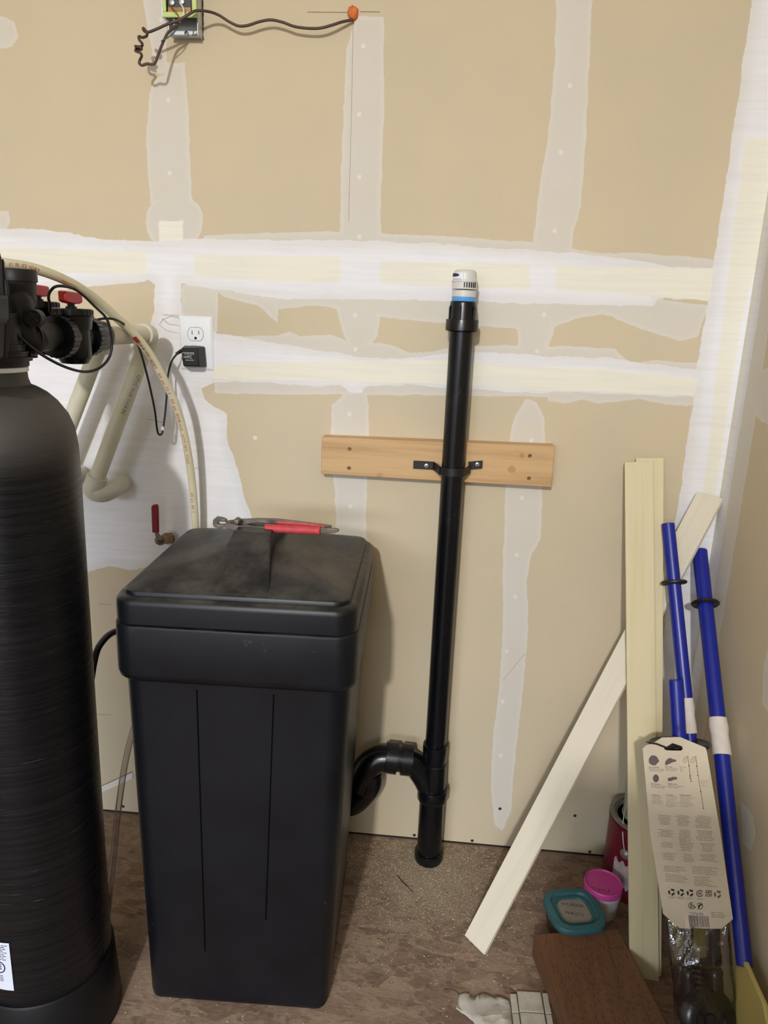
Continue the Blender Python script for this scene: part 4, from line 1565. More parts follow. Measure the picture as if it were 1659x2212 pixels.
# ------------------------------------------------------------------ paddles
def paddle(label, top, bot, r0, r1, ring_at, tapes, ring_r=.0085, group='blue paddle shafts leaning in the corner'):
    t = thing('kayak_paddle', label, 'paddle', tuple(bot), group)
    d = (bot - top)
    L = d.length
    dn = d.normalized()
    obj('shaft', MB().tube([top, top + dn * .001, top.lerp(bot, .5), bot - dn * .001, bot], [r0 - .001, r0, (r0 + r1) / 2, r1, r1 - .001], 28), M['blue'], t)
    for s_ in ring_at:
        c = top + dn * s_
        u = dn.orthogonal().normalized()
        w_ = dn.cross(u)
        rr_ = r0 + ring_r
        mb = MB()
        mb.lathe(c, dn, [(-.001, r0 - .002), (-.0015, rr_ - .003), (-.0035, rr_ + .001), (-.001, rr_ + .004), (.002, rr_ + .004), (.0045, rr_ + .001), (.0025, rr_ - .003), (.0015, r0 - .002)], 32)
        obj('drip_ring', mb, M['black_rubber'], t)
    for s0, s1, extra in tapes:
        rr_ = r0 + .0006
        tpn = MB().tube([top + dn * (s0 + (s1 - s0) * k / 4) for k in range(5)], [rr_, rr_ + .0006 + extra, rr_, rr_ + extra, rr_ + .0004 + extra], 24)
        obj('paper_tape', tpn, M['tape_white'], t)
    return t, dn


def sd(a, b, px, py, X=None):
    """distance along the shaft a-b whose picture is nearest to a pixel."""
    best, bs = 1e9, 0
    for k in range(400):
        p = a.lerp(b, k / 399)
        q = p - CAM
        zz = q.dot(fwd)
        u = IW / 2 + F * q.dot(rgt) / zz
        v = IH / 2 - F * q.dot(upv) / zz
        e_ = (u - px) ** 2 + (v - py) ** 2
        if e_ < best:
            best, bs = e_, (b - a).length * k / 399
    return bs


tR_, bR_ = Vector(at(1511, 1189, -.024)), Vector(XP(1609, 2088, .574))
padR, dnR = paddle('blue paddle shaft in the corner with yellow blade at the floor, right one', tR_, bR_, .0158, .0135, [sd(tR_, bR_, 1522, 1304)], [(sd(tR_, bR_, 1547, 1550), sd(tR_, bR_, 1556, 1632), .0012)])
# its blade lies along the side wall
side = Vector((0, -1, 0)) - dnR * Vector((0, -1, 0)).dot(dnR)
side.normalize()
bl2 = [(-.01, -.016), (-.01, .016), (.02, .045), (.05, .075), (.12, .088), (.20, .088), (.235, .06), (.24, .0), (.22, -.05), (.15, -.066), (.06, -.06), (.02, -.04)]
A = [bR_ + dnR * a * .86 + side * b + Vector((-.006, 0, 0)) for a, b in bl2]
mb = MB().hexa(A, [p + Vector((.008, 0, 0)) for p in A])
obj('blade', mb, M['yellow_blade'], padR, bevel=.002, label='pale yellow blade')

tLp, bLp = Vector(at(1443, 1131, -.075)), Vector(at(1505, 1745, -.315))
padL, dnL = paddle('blue paddle shaft leaning beside the pine boards, left and tallest one', tLp, bLp, .0133, .0133, [sd(tLp, bLp, 1453, 1258)], [(sd(tLp, bLp, 1482, 1507), sd(tLp, bLp, 1489, 1583), .001)])
tS, bS = Vector(at(1459.5, 1469, -.243)), Vector(at(1480, 1800, -.348))
padS, dnS = paddle('short blue paddle shaft in front of the taller ones, behind the packaged card', tS, bS, .0137, .0137, [sd(tS, bS, 1463, 1606)], [], ring_r=.040)
obj('shaft_end', MB().tube([tS + dnS * -.0005, tS + dnS * .002], [.0132, .0138], 24), M['blue'], padS)
# blades of the two left paddles behind the package
A = [bLp + dnL * a + Vector((b, 0, 0)) for a, b in ((-.01, -.013), (-.01, .013), (.02, .022), (.08, .03), (.16, .024), (.17, -.02), (.10, -.05), (.03, -.03))]
mb = MB().hexa(A, [p + Vector((0, .006, .002)) for p in A])
obj('blade', mb, M['yellow_blade'], padL, bevel=.002, label='pale yellow blade')
A = [bS + dnS * a + Vector((b, 0, 0)) for a, b in ((-.01, -.013), (-.01, .013), (.03, .028), (.10, .036), (.20, .03), (.215, 0), (.20, -.035), (.10, -.046), (.03, -.03))]
mb = MB().hexa(A, [p + Vector((0, .006, .002)) for p in A])
obj('blade', mb, M['yellow_blade'], padS, bevel=.002, label='pale yellow blade')

# ------------------------------------------------------------------ packaged walking poles
pkT, pkB = -.365, -.495
yT, yB = 1600, 2000


def PK(x, y, off=0.):
    """point on the card's own plane (it leans back)."""
    f_ = (y - yT) / (yB - yT)
    Yy = pkT + (pkB - pkT) * f_
    return at(x, y, Yy + off)


cardm = NT('beige_card')
v_ = cardm.coord()
cc = cardm.mixc(cardm.step(cardm.noise(v_, 9, 4), .3, .7), srgb((204, 194, 172)), srgb((190, 178, 156)))
cardm.col(cardm.mixc(cardm.math('MULTIPLY', cardm.step(cardm.noise(v_, 60, 5, .7), .66, .75), .3), cc, srgb((224, 218, 206))))
cardm.set(Roughness=.5)
cardm.bump(cardm.noise(v_, 500, 2), .15, .0008)
pkg = thing('header_card', 'tall beige printed header card of packaged walking poles, leaning by the boards', 'card', tuple(PK(1500, 1990)))
outer = [(1388, 1617), (1395, 1610), (1411, 1605), (1430, 1593), (1469, 1592), (1524, 1615), (1527, 1625), (1556, 1800), (1583, 1985), (1558, 2006), (1468.5, 2005), (1432.4, 1974), (1404, 1800), (1390, 1640)]
holeP = [(1433, 1617), (1440, 1613), (1452, 1605), (1473, 1612), (1475, 1618), (1471, 1621.5), (1440, 1621)]
cbm = bmesh.new()
ov = [cbm.verts.new(PK(*p)) for p in outer]
hv = [cbm.verts.new(PK(*p)) for p in holeP]
for L_ in (ov, hv):
    for i in range(len(L_)):
        cbm.edges.new((L_[i], L_[(i + 1) % len(L_)]))
bmesh.ops.triangle_fill(cbm, use_beauty=True, edges=cbm.edges[:])
cbm.verts.index_update()
mb = MB()
mb.add([v.co.copy() for v in cbm.verts], [tuple(v.index for v in f_.verts) for f_ in cbm.faces])
cbm.free()
o = obj('card_sheet', mb, cardm.m, pkg, smooth=False)
sol = o.modifiers.new('solid', 'SOLIDIFY')
sol.thickness = .0016
sol.offset = 0
ux = (PK(1520, 1760) - PK(1400, 1752)).normalized()
uyv = (PK(1455, 1640) - PK(1490, 1960))
uy = (uyv - ux * uyv.dot(ux)).normalized()
nrm_c = ux.cross(uy).normalized()
if nrm_c.y > 0:
    nrm_c = -nrm_c


def TC5(zx, zy):
    """pixel from the enlarged view of the card's upper half."""
    return (1370 + zx / 7.213, 1580 + zy / 7.213)


def TC6(zx, zy):
    return (1390 + zx / 7.9, 1780 + zy / 7.9)


def onc(p, k=.0014):
    return PK(*p) + nrm_c * k


light, dark = MB(), MB()


def prn(mb_, pts):
    mb_.add([onc(p) for p in pts], [tuple(range(len(pts)))])


def smalltext(p, w_px, lines, dy, center=False, h=2.0, mb_=None):
    """rows of tiny print: words as short bars with gaps."""
    mb_ = mb_ or light
    for k in range(lines):
        ww = w_px * random.uniform(.55, 1.0)
        x = p[0] - ww / 2 if center else p[0]
        y = p[1] + k * dy
        xe = x + ww
        sl = .085
        while x < xe:
            wl = random.uniform(1.2, 4.2)
            wl = min(wl, xe - x)
            if wl < .5:
                break
            y0 = y + (x - p[0]) * sl
            hh = h * random.uniform(.32, .5)
            prn(mb_, [(x, y0), (x + wl, y0 + wl * sl), (x + wl, y0 + hh + wl * sl), (x, y0 + hh)])
            x += wl + random.uniform(.6, 1.1)


def txt(s, p, size, mb_=None, center=False):
    put_text(mb_ or light, s, size, onc(p), ux, uy, center)


# icons of the spare parts
def blob(c, rx, ry, n=18, wob=0, seed=1, rot=0):
    r_ = random.Random(seed)
    out = []
    for k in range(n):
        a = 2 * math.pi * k / n
        q = 1 + r_.uniform(-wob, wob)
        x, y = rx * q * math.cos(a), ry * q * math.sin(a)
        out.append((c[0] + x * math.cos(rot) - y * math.sin(rot), c[1] + x * math.sin(rot) + y * math.cos(rot)))
    return out


grey_i = MB()
grey_i.add([onc(p) for p in blob(TC5(300, 450), 11, 10.5, 22, .08, 2)], [tuple(range(22))])
prn(grey_i, [TC5(*q) for q in ((478, 520), (480, 470), (520, 425), (560, 410), (600, 430), (650, 440), (652, 465), (590, 480), (540, 505), (500, 522))])
grey_i.add([onc(p) for p in blob(TC5(335, 730), 6.5, 8.5, 20, 0)], [tuple(range(20))])
prn(grey_i, [TC5(*q) for q in ((520, 725), (580, 715), (582, 705), (662, 708), (664, 745), (610, 752), (580, 770), (525, 772))])
for s_, p, ln in (('Snow baskets', (222, 560), ('Rondelles pour la neige', 'Arandelas para nieve')), ('Boot tips', (482, 555), ('Embouts de bottes', 'Puntas de bota')),
                  ('Mud baskets', (255, 822), ('Rondelles pour la boue', 'Arandelas para lodo')), ('Rubber tips', (520, 822), ('Embouts en caoutchouc', 'Puntas de goma'))):
    txt(s_, TC5(*p), .0034, dark)
    for j, t2 in enumerate(ln):
        txt(t2, TC5(p[0] + 4 + 4 * j, p[1] + 26 * (j + 1)), .0029)
for s_, p in (('Min: 25 in', (700, 560)), ('24 in', (706, 592)), ('61 cm', (712, 622)), ('Max: 53 in', (1035, 780)), ('53 in', (1040, 815)), ('135 cm', (1045, 850))):
    txt(s_, TC5(*p), .0030)
# the two drawn poles
pl1 = MB()
for pts in (((830, 385), (850, 530), (868, 690), (882, 775)), ((955, 385), (972, 540), (995, 690), (1035, 940), (1075, 1205))):
    q = [TC5(*p) for p in pts]
    for a, b in zip(q, q[1:]):
        prn(pl1, [(a[0] - .6, a[1]), (a[0] + .6, a[1]), (b[0] + .6, b[1]), (b[0] - .6, b[1])])
for pts in (((840, 385), (800, 395), (765, 430), (755, 470), (775, 490), (805, 470), (812, 410)), ((965, 385), (925, 395), (890, 430), (880, 470), (900, 488), (930, 470), (938, 410))):
    q = [TC5(*p) for p in pts]
    pl1.tube([onc(p, .0012) for p in q], .00035, 5)
for p in ((868, 685), (866, 705), (874, 730), (882, 775), (990, 685), (1033, 935), (1075, 1195), (972, 540), (850, 535)):
    c = TC5(*p)
    prn(dark, [(c[0] - 1.6, c[1] - .8), (c[0] + 1.6, c[1] - .8), (c[0] + 1.6, c[1] + .8), (c[0] - 1.6, c[1] + .8)])
obj('pole_drawing', pl1, M['copper_band'], pkg)
obj('part_drawing', grey_i, pm('grey_print', (92, 82, 86), .8), pkg)
# text blocks
for x, w_, n_ in ((270, 26, 6), (488, 28, 8), (705, 32, 8)):
    p = TC5(x, 980)
    smalltext(p, w_ * .9, 1, 3, h=2.6, mb_=dark)
    smalltext((p[0] + 1, p[1] + 3.4), w_, n_, 3.1, h=1.6)
rows6 = [((380, -100), 5), ((380, 100), 5), ((390, 310), 4), ((430, 500), 5)]
for (p, n_, c0_, wd) in (((470, 1305), 7, 5, 34), ((760, 1308), 8, 5, 38), ((1075, 1315), 9, 5, 38)):
    smalltext(TC5(*p), wd, n_, 3.1, True, 2.0)
for (p, n_, wd) in (((375, 100), 5, 38), ((705, 105), 8, 30), ((1045, 115), 7, 42), ((400, 310), 4, 32), ((730, 320), 6, 34), ((1085, 330), 6, 36),
                    ((430, 495), 5, 40), ((765, 510), 6, 28), ((1100, 520), 5, 44)):
    smalltext(TC6(*p), wd, n_, 3.3, True, 2.0)
for (p, n_, wd) in (((350, 705), 4, 48), ((370, 845), 5, 52), ((830, 715), 5, 56), ((860, 885), 6, 56)):
    smalltext(TC6(*p), wd, n_, 3.7, False, 2.2)


def recycle(c, r, mb_):
    for k in range(3):
        a0 = math.radians(90 + 120 * k)
        for s0, s1 in ((-38, 20),):
            ring_o = [(c[0] + r * math.cos(a0 + math.radians(t)), c[1] - r * math.sin(a0 + math.radians(t))) for t in range(s0, s1 + 1, 14)]
            ring_i = [(c[0] + r * .48 * math.cos(a0 + math.radians(t)), c[1] - r * .48 * math.sin(a0 + math.radians(t))) for t in range(s0, s1 + 1, 14)]
            prn(mb_, ring_o + ring_i[::-1])
        at_ = a0 + math.radians(-38)
        ca, sa = math.cos(at_), -math.sin(at_)
        m_ = (c[0] + r * .74 * ca, c[1] + r * .74 * sa)
        tg = (math.cos(at_ - math.pi / 2), -math.sin(at_ - math.pi / 2))
        prn(mb_, [(m_[0] + ca * r * .48, m_[1] + sa * r * .48), (m_[0] - ca * r * .42, m_[1] - sa * r * .42), (m_[0] + tg[0] * r * .5, m_[1] + tg[1] * r * .5)])


def ringp(c, r, wd, mb_, a0=0, a1=360):
    n_ = max(3, int((a1 - a0) / 15))
    for k in range(n_):
        t0, t1 = math.radians(a0 + (a1 - a0) * k / n_), math.radians(a0 + (a1 - a0) * (k + 1) / n_)
        prn(mb_, [(c[0] + r * math.cos(t0), c[1] + r * math.sin(t0)), (c[0] + r * math.cos(t1), c[1] + r * math.sin(t1)),
                  (c[0] + (r - wd) * math.cos(t1), c[1] + (r - wd) * math.sin(t1)), (c[0] + (r - wd) * math.cos(t0), c[1] + (r - wd) * math.sin(t0))])


for x in ((478, 1158), (635, 1165), (793, 1172)):
    recycle(TC6(*x), 7.4, dark)
    smalltext((TC6(x[0], x[1] + 78)[0], TC6(x[0], x[1] + 78)[1]), 16, 2, 2.6, True, 1.8)
c = TC6(957, 1180)
ringp(c, 7.6, 1.6, dark, 20, 330)
ringp(c, 3.8, 1.0, dark)
prn(dark, [(c[0] - 2.6, c[1] - .8), (c[0] + 2.6, c[1] - .8), (c[0] + 2.6, c[1] + .6), (c[0] - 2.6, c[1] + .6)])
txt('25-09-00', TC6(910, 1282), .0026, dark)
c = TC6(1108, 1180)
for a, b in (((-6.5, -6.5), (6.5, -5.2)), ((-6.5, 5.2), (6.5, 6.5)), ((-6.5, -5.2), (-5.2, 5.2)), ((5.2, -5.2), (6.5, 5.2)), ((-1, -5), (.6, -1)), ((1, 1), (2.4, 5)), ((-4.5, -3), (-1.4, -1.2)), ((1.2, -3.6), (4.4, -2)), ((-4.4, 1.4), (-1.2, 3.2)), ((2.4, 1.4), (4.6, 3)), ((-1, -.9), (1, .9))):
    prn(dark, [(c[0] + a[0], c[1] + a[1]), (c[0] + b[0], c[1] + a[1]), (c[0] + b[0], c[1] + b[1]), (c[0] + a[0], c[1] + b[1])])
recycle(TC6(1262, 1195), 8.0, light)
c = TC6(820, 1390)
ringp(c, 7.4, 1.2, dark, 0, 300)
for k in range(3):
    a = k * 2.1
    q = (c[0] + 3 * math.cos(a), c[1] + 3 * math.sin(a))
    prn(dark, [(q[0] - 1.6, q[1] - 2.2), (q[0] + .6, q[1] - 2.4), (q[0] + 1.6, q[1] + 2), (q[0] - .8, q[1] + 2.4)])
prn(dark, [(c[0] + 3.5, c[1] + 4), (c[0] + 8.5, c[1] + 1.5), (c[0] + 7.5, c[1] + 5.5)])
c = TC6(955, 1395)
ringp(c, 7.2, 1.4, dark, -150, 130)
prn(dark, [(c[0] - 4, c[1] - 1), (c[0] + 3, c[1] - 5), (c[0] + 5.4, c[1] - 2), (c[0] + 1, c[1] - .4), (c[0] - 1, c[1] + 4.6), (c[0] - 3.6, c[1] + 4)])
# barcode patch
bcp = MB()
prn(bcp, [TC6(*q) for q in ((690, 1490), (1120, 1500), (1140, 1770), (720, 1775))])
pq = obj('barcode_patch', MB().add([v + nrm_c * -.0004 for v in bcp.v], bcp.f), pm('patch', (212, 196, 186), .7), pkg)
x = 0
rb = random.Random(11)
while x < 345:
    w_ = rb.choice((5, 5, 8, 12))
    zx = 765 + x
    prn(dark, [TC6(zx, 1552 + x * .05), TC6(zx + w_, 1552 + x * .05), TC6(zx + w_ + 22, 1745 + x * .05), TC6(zx + 22, 1745 + x * .05)])
    x += w_ + rb.choice((5, 7, 11))
txt('Item 34 00 kg 1098343', TC6(775, 1512), .0026, dark)
txt('CTN. TAP. 005096', TC6(815, 1538), .0026, dark)
txt('Made in China', TC6(1145, 1515), .0034)
txt('Fabrique en Chine', TC6(1150, 1552), .0032)
txt('Hecho en China', TC6(1160, 1588), .0032)
txt('0 88600 58101 9', TC6(770, 1768), .0032, dark)
obj('fine_print', light, M['card_print'], pkg, smooth=False, kind='stuff')
obj('symbol_print', dark, M['card_dark'], pkg, smooth=False, kind='stuff')
hk = MB().tube(cr([PK(1398, 1603, .012), PK(1404, 1605, -.002), PK(1418, 1607, -.004), PK(1434, 1613, -.003), PK(1446, 1616, .004), PK(1462, 1612, .012)], 5), .0017, 8)
obj('hang_hook', hk, M['black_rubber'], pkg, label='black plastic hook through the hole')

# clear bag below the card
def BAGP(x, y, off=0.):
    f_ = (y - 1980) / 300
    return at(x, y, -.497 - .05 * f_ + off)


nb_u, nb_v = 20, 26
Lft = [(1436, 1960), (1442, 2050), (1452, 2130), (1457, 2212), (1463, 2290)]
Rgt = [(1576, 1990), (1583, 2080), (1592, 2150), (1597, 2212), (1600, 2280)]


def interp(P, s_):
    s_ *= len(P) - 1
    i = min(int(s_), len(P) - 2)
    f_ = s_ - i
    return (P[i][0] + (P[i + 1][0] - P[i][0]) * f_, P[i][1] + (P[i + 1][1] - P[i][1]) * f_)


rb = random.Random(5)
bagv = MB()
rs = []
for j in range(nb_v + 1):
    s_ = j / nb_v
    l_, r_ = interp(Lft, s_), interp(Rgt, s_)
    ring = []
    for side_ in (1, -1):
        for i in range(nb_u):
            t = i / nb_u if side_ == 1 else 1 - i / nb_u
            x, y = l_[0] + (r_[0] - l_[0]) * t, l_[1] + (r_[1] - l_[1]) * t
            bulge = .022 * math.sin(math.pi * t) ** .6 * (.35 + .65 * math.sin(math.pi * min(1, s_ * .8 + .2)))
            wr = .0025 * math.sin(t * 17 + s_ * 9) * math.sin(s_ * 23 + t * 5) + rb.uniform(-.0008, .0008)
            ramp = max(0.0, 1 - s_ / .30)
            ring.append(BAGP(x, y, (-bulge * (1 - ramp) + .014 * ramp if side_ == 1 else bulge * .7 + .022 * ramp) + wr))
    rs.append(ring)
bagv.rings(rs, cap0=False, cap1=True)
zmin = min(v.z for v in bagv.v)
for v in bagv.v:
    if v.z < .001:
        v.z = .001
obj('clear_bag', bagv, M['clear_bag'], pkg, sharp=180, label='clear plastic bag')
M['pole_black'] = pm('black_glossy_grip', (34, 28, 30), .25, 0, .15, 30)
M['pole_grey'] = pm('dark_grey_tube', (34, 32, 36), .3, .1, .1, 30)


def walking_pole(label, x0, x1, off):
    a, b = BAGP(x0, 1962, off + .030), BAGP(x1, 2185, off)
    b.z = max(b.z, .02)
    t = thing('walking_pole', label, 'walking pole', tuple(b))
    d = (b - a)
    obj('tube', MB().tube([a, a.lerp(b, .55)], .0115, 18), M['pole_grey'], t)
    gp_ = [a.lerp(b, s_) for s_ in (.58, .61, .66, .73, .80, .86, .93, 1.0)]
    obj('grip', MB().tube(gp_, [.0115, .0145, .0135, .0145, .0135, .0145, .015, .0125], 18), M['pole_black'], t)
    c = a.lerp(b, .42)
    obj('lock_lever', MB().lathe(c, d, [(0, .0095), (.001, .0125), (.018, .0125), (.019, .0095)], 18).box(tuple(c + Vector((-.004, -.018, -.018))), tuple(c + Vector((.004, -.010, 0)))), M['black_rubber'], t, bevel=.001)
    return t


walking_pole('dark walking pole in the clear bag, left of the pair', 1482, 1490, .0)
walking_pole('dark walking pole in the clear bag, right of the pair', 1540, 1546, .0)
# folded wrist strap bundle between
mb = MB()
for k, (y, dx) in enumerate(((2072, 0), (2082, 2), (2094, 0), (2106, -1), (2118, 1), (2130, 0), (2142, 2))):
    mb.tube(cr([BAGP(1496 + dx, y, .004), BAGP(1514, y + 3, -.003), BAGP(1532 + dx, y + 1, .004)], 4), .0042, 8)
o = obj('wrist_strap', mb, M['pole_black'], origin=tuple(BAGP(1514, 2110)))
tag(o, 'folded black wrist strap packed between the two walking poles', 'strap')
# snow basket bundle at the bottom of the bag
mb = MB()
c = BAGP(1532, 2206, -.016)
mb.lathe(c + Vector((0, .006, 0)), (.1, -1, .5), [(-.012, .03), (-.008, .046), (0, .050), (.006, .046), (.011, .034), (.0125, .026), (.009, .023), (.009, .012), (.013, .010), (.014, .002)], 30)
o = obj('snow_basket', mb, M['pole_black'], origin=tuple(c))
tag(o, 'round glossy black snow basket at the bottom of the clear bag', 'basket')

# ------------------------------------------------------------------ paint can, tubs
CC = Vector((.519, -.083, 0))
can = thing('paint_can', 'dark red metal paint can with wire handle in the corner', 'paint can', tuple(CC))
obj('can_body', MB().lathe(CC, (0, 0, 1), [(0, .0775), (.001, .0795), (.004, .0795), (.005, .078), (.180, .078), (.181, .0795), (.183, .0795), (.1835, .077)], 56), M['can_red'], can)
obj('can_rim', MB().lathe(CC, (0, 0, 1), [(.184, .076), (.188, .0795), (.190, .079), (.190, .070), (.186, .069), (.186, .066), (.188, .064), (.1865, .062), (.184, .06), (.184, .001)], 56), M['can_metal'], can)
ea = math.radians(-131)
ear = CC + Vector((math.cos(ea) * .078, math.sin(ea) * .078, .125))
ed = Vector((math.cos(ea), math.sin(ea), 0))
obj('handle_ear', MB().lathe(ear, ed, [(-.002, .0125), (.002, .012), (.003, .007), (.005, .005), (.0055, .001)], 22), M['can_metal'], can)
ear2 = CC + Vector((-math.cos(ea) * .078, -math.sin(ea) * .078, .135))
hb = []
sdv = Vector((-math.sin(ea), math.cos(ea), 0)) * -1
for k in range(21):
    t = math.pi * k / 20
    hb.append(CC + Vector((0, 0, .135)) + ed * (.083 * math.cos(t)) + Vector((0, 0, .100 * math.sin(t))) + sdv * (.034 * math.sin(t)))
hb = [p if p.x < XR - .004 else Vector((XR - .004, p.y, p.z)) for p in hb]
obj('wire_handle', MB().tube(hb, .0013, 8), M['zinc'], can)
mb = MB()
n = 14
a0_, a1_ = math.radians(-150), math.radians(-100)
jag_t = [.100 + .006 * math.sin(i * 1.7) for i in range(n + 1)]
jag_b = [.035 + .006 * math.sin(i * 2.9 + 1) for i in range(n + 1)]
uv = [(a0_ + (a1_ - a0_) * i / n, jag_b[i]) for i in range(n + 1)] + [(a0_ + (a1_ - a0_) * i / n, jag_t[i]) for i in range(n + 1)]
on_cyl(mb, tuple(CC), .0786, uv, [(i, i + 1, i + n + 2, i + n + 1) for i in range(n)])
obj('can_label', mb, M['paper_label'], can, label='torn greyish paper label')
GC = Vector((.506, -.086, .1875))
tin = thing('small_tin', 'pale grey-green tin standing on top of the red paint can', 'tin', tuple(GC))
obj('tin_body', MB().lathe(GC, (0, 0, 1), [(0, .037), (.002, .040), (.006, .040), (.007, .0385), (.105, .0385), (.106, .040), (.11, .040)], 40), M['pale_green'], tin)
obj('tin_lid', MB().lathe(GC, (0, 0, 1), [(.1085, .0405), (.114, .0405), (.115, .037), (.112, .035), (.112, .001)], 40), M['can_metal'], tin)

# pink lid tub
pc = fl(1304, 1905, .078)
PCt = Vector((pc.x, pc.y, 0))
tub = thing('paint_tub', 'small clear tub with bright pink lid beside the paint can', 'tub', tuple(PCt))
obj('tub_body', MB().lathe(PCt, (0, 0, 1), [(0, .032), (.002, .035), (.055, .039), (.056, .0415), (.062, .0415), (.063, .04)], 44), M['translucent'], tub)
pk = obj('tub_lid', MB().lathe(PCt, (0, 0, 1), [(.0625, .041), (.063, .0425), (.074, .0425), (.0775, .0417), (.0785, .0405), (.078, .039), (.0755, .038), (.0755, .001)], 48), M['pink'], tub, label='bright pink snap lid')
mb = MB()
ux_, uy_ = Vector((1, 0, 0)), Vector((0, 1, 0))
q = fl(1278, 1918, .0757)
for i, (ch, dx, dy, sz) in enumerate((('a', .0, .0, .010), ('i', .008, -.002, .010), ('w', .012, -.004, .012), ('n', .022, -.007, .012), ('J', .034, -.006, .014))):
    put_text(mb, ch, sz, q + Vector((dx, dy, 0)), Vector((.92, -.38, 0)), Vector((.38, .92, 0)))
obj('lid_writing', mb, M['black_ink'], pk)

# teal lidded glass container
tc_ = fl(1241, 1963, .066)
TCt = Vector((tc_.x, tc_.y, 0))
teal = thing('food_container', 'square glass container with teal lid marked INTERIOR WALLS on the floor', 'container', tuple(TCt))


def sq_ring(h, r, z_, rot=math.radians(14)):
    pts = []
    for k in range(48):
        a = 2 * math.pi * k / 48
        e_ = 3.6
        cx_, sy_ = math.cos(a), math.sin(a)
        rad = h / ((abs(cx_) ** e_ + abs(sy_) ** e_) ** (1 / e_))
        x, y = rad * cx_, rad * sy_
        pts.append(TCt + Vector((x * math.cos(rot) - y * math.sin(rot), x * math.sin(rot) + y * math.cos(rot), z_)))
    return pts


obj('glass_bowl', MB().rings([sq_ring(.042, 0, .0), sq_ring(.048, 0, .003), sq_ring(.056, 0, .054), sq_ring(.053, 0, .054), sq_ring(.045, 0, .005), sq_ring(.04, 0, .004)]), M['glass_bowl'], teal)
obj('paint_inside', MB().rings([sq_ring(.043, 0, .005), sq_ring(.050, 0, .034)]), pm('dried_paint', (190, 180, 165), .5), teal)
lidr = [sq_ring(.0575, 0, .052), sq_ring(.059, 0, .054), sq_ring(.059, 0, .063), sq_ring(.0575, 0, .0665), sq_ring(.046, 0, .0675), sq_ring(.044, 0, .062), sq_ring(.0385, 0, .0615), sq_ring(.0375, 0, .0635), sq_ring(.034, 0, .0635), sq_ring(.033, 0, .0600)]
tl = obj('teal_lid', MB().rings(lidr, cap1=True), M['teal'], teal, sharp=50, label='teal rubbery lid')
obj('lid_window', MB().rings([sq_ring(.0325, 0, .0600), sq_ring(.0325, 0, .0606)]), pm('cloudy_window', (148, 142, 134), .3), tl)
mb = MB()
uh = Vector((.995, -.06, 0)).normalized()
vh = Vector((.06, .995, 0)).normalized()
rb = random.Random(9)


def hand(s, p, size):
    x = 0
    for ch in s:
        a = rb.uniform(-.14, .14)
        U = uh * math.cos(a) + vh * math.sin(a)
        V = -uh * math.sin(a) + vh * math.cos(a)
        wd = put_text(mb, ch, size * rb.uniform(.9, 1.1), p + uh * x + vh * rb.uniform(-.0006, .0006), U, V)
        x += wd + size * .10
    return x


hand('INTERIOR', fl(1213, 1954, .0608), .0102)
hand('WALLS', fl(1219, 1973, .0608), .0125)
obj('lid_writing', mb, M['black_ink'], tl)

# ------------------------------------------------------------------ brown beam on the floor
def beam_mat():
    t = NT('incised_treated_wood')
    v = t.coord((70, 4, 70))
    n_ = t.noise(v, 1, 6, .65)
    col = t.ramp(n_, [(.25, srgb((88, 60, 40))), (.55, srgb((114, 78, 50))), (.8, srgb((128, 92, 62)))])
    big = t.step(t.noise(t.coord((8, 2, 8)), 1, 4), .4, .7)
    col = t.mixc(t.math('MULTIPLY', big, .45), col, srgb((122, 90, 68)))
    stn = t.step(t.noise(t.coord(), 16, 5, .7), .68, .75)
    col = t.mixc(t.math('MULTIPLY', stn, .5), col, srgb((52, 36, 26)))
    t.col(col)
    t.set(Roughness=.7)
    t.bump(n_, .4, .0012)
    return t.m


M['beam'] = beam_mat()
TH = .055
q0, q1 = fl(1156, 2033, TH), fl(1336, 2006, TH)
d_len = (fl(1443, 2212, TH) - q1).normalized()
wvec = q1 - q0
wlen = wvec.length
ux_b = (wvec - d_len * wvec.dot(d_len)).normalized()
# beam frame: x across, y along (towards the room)
LB = .46
wB = .184
ang = math.atan2(ux_b.y, ux_b.x)
beamE = thing('timber_beam', 'thick brown incised timber offcut lying flat on the floor', 'timber', (q1.x - ux_b.x * wB, q1.y - ux_b.y * wB, 0))
o = bpy.data.objects.new  # keep names short


def bf(x, y, z_):
    return Vector((q1.x, q1.y, 0)) + ux_b * (x - wB) + d_len * y + Vector((0, 0, z_))


obj('timber_block', MB().hexa([bf(0, 0, 0), bf(wB, 0, 0), bf(wB, LB, 0), bf(0, LB, 0)][::-1], [bf(0, 0, TH), bf(wB, 0, TH), bf(wB, LB, TH), bf(0, LB, TH)][::-1]), M['beam'], beamE, bevel=.003, seg=3)
# incision marks: rows of short cuts pressed into the face
mb = MB()
rb = random.Random(21)
for r_ in range(34):
    x = .012 + r_ * (wB - .024) / 33
    ph = (r_ % 4) * .011 + rb.uniform(-.002, .002)
    y = .008 + ph
    while y < LB - .03:
        if rb.random() < .5:
            L_ = rb.uniform(.006, .011)
            w_ = .0005
            mb.add([bf(x - w_, y, TH + .0002), bf(x + w_, y + .0005, TH + .0002), bf(x + w_, y + L_, TH + .0002), bf(x - w_, y + L_ - .0005, TH + .0002)], [(0, 1, 2, 3)])
        y += rb.choice((.011, .013, .022))
obj('incision_marks', mb, pm('incision', (72, 44, 26), .9), beamE, smooth=False, kind='stuff')

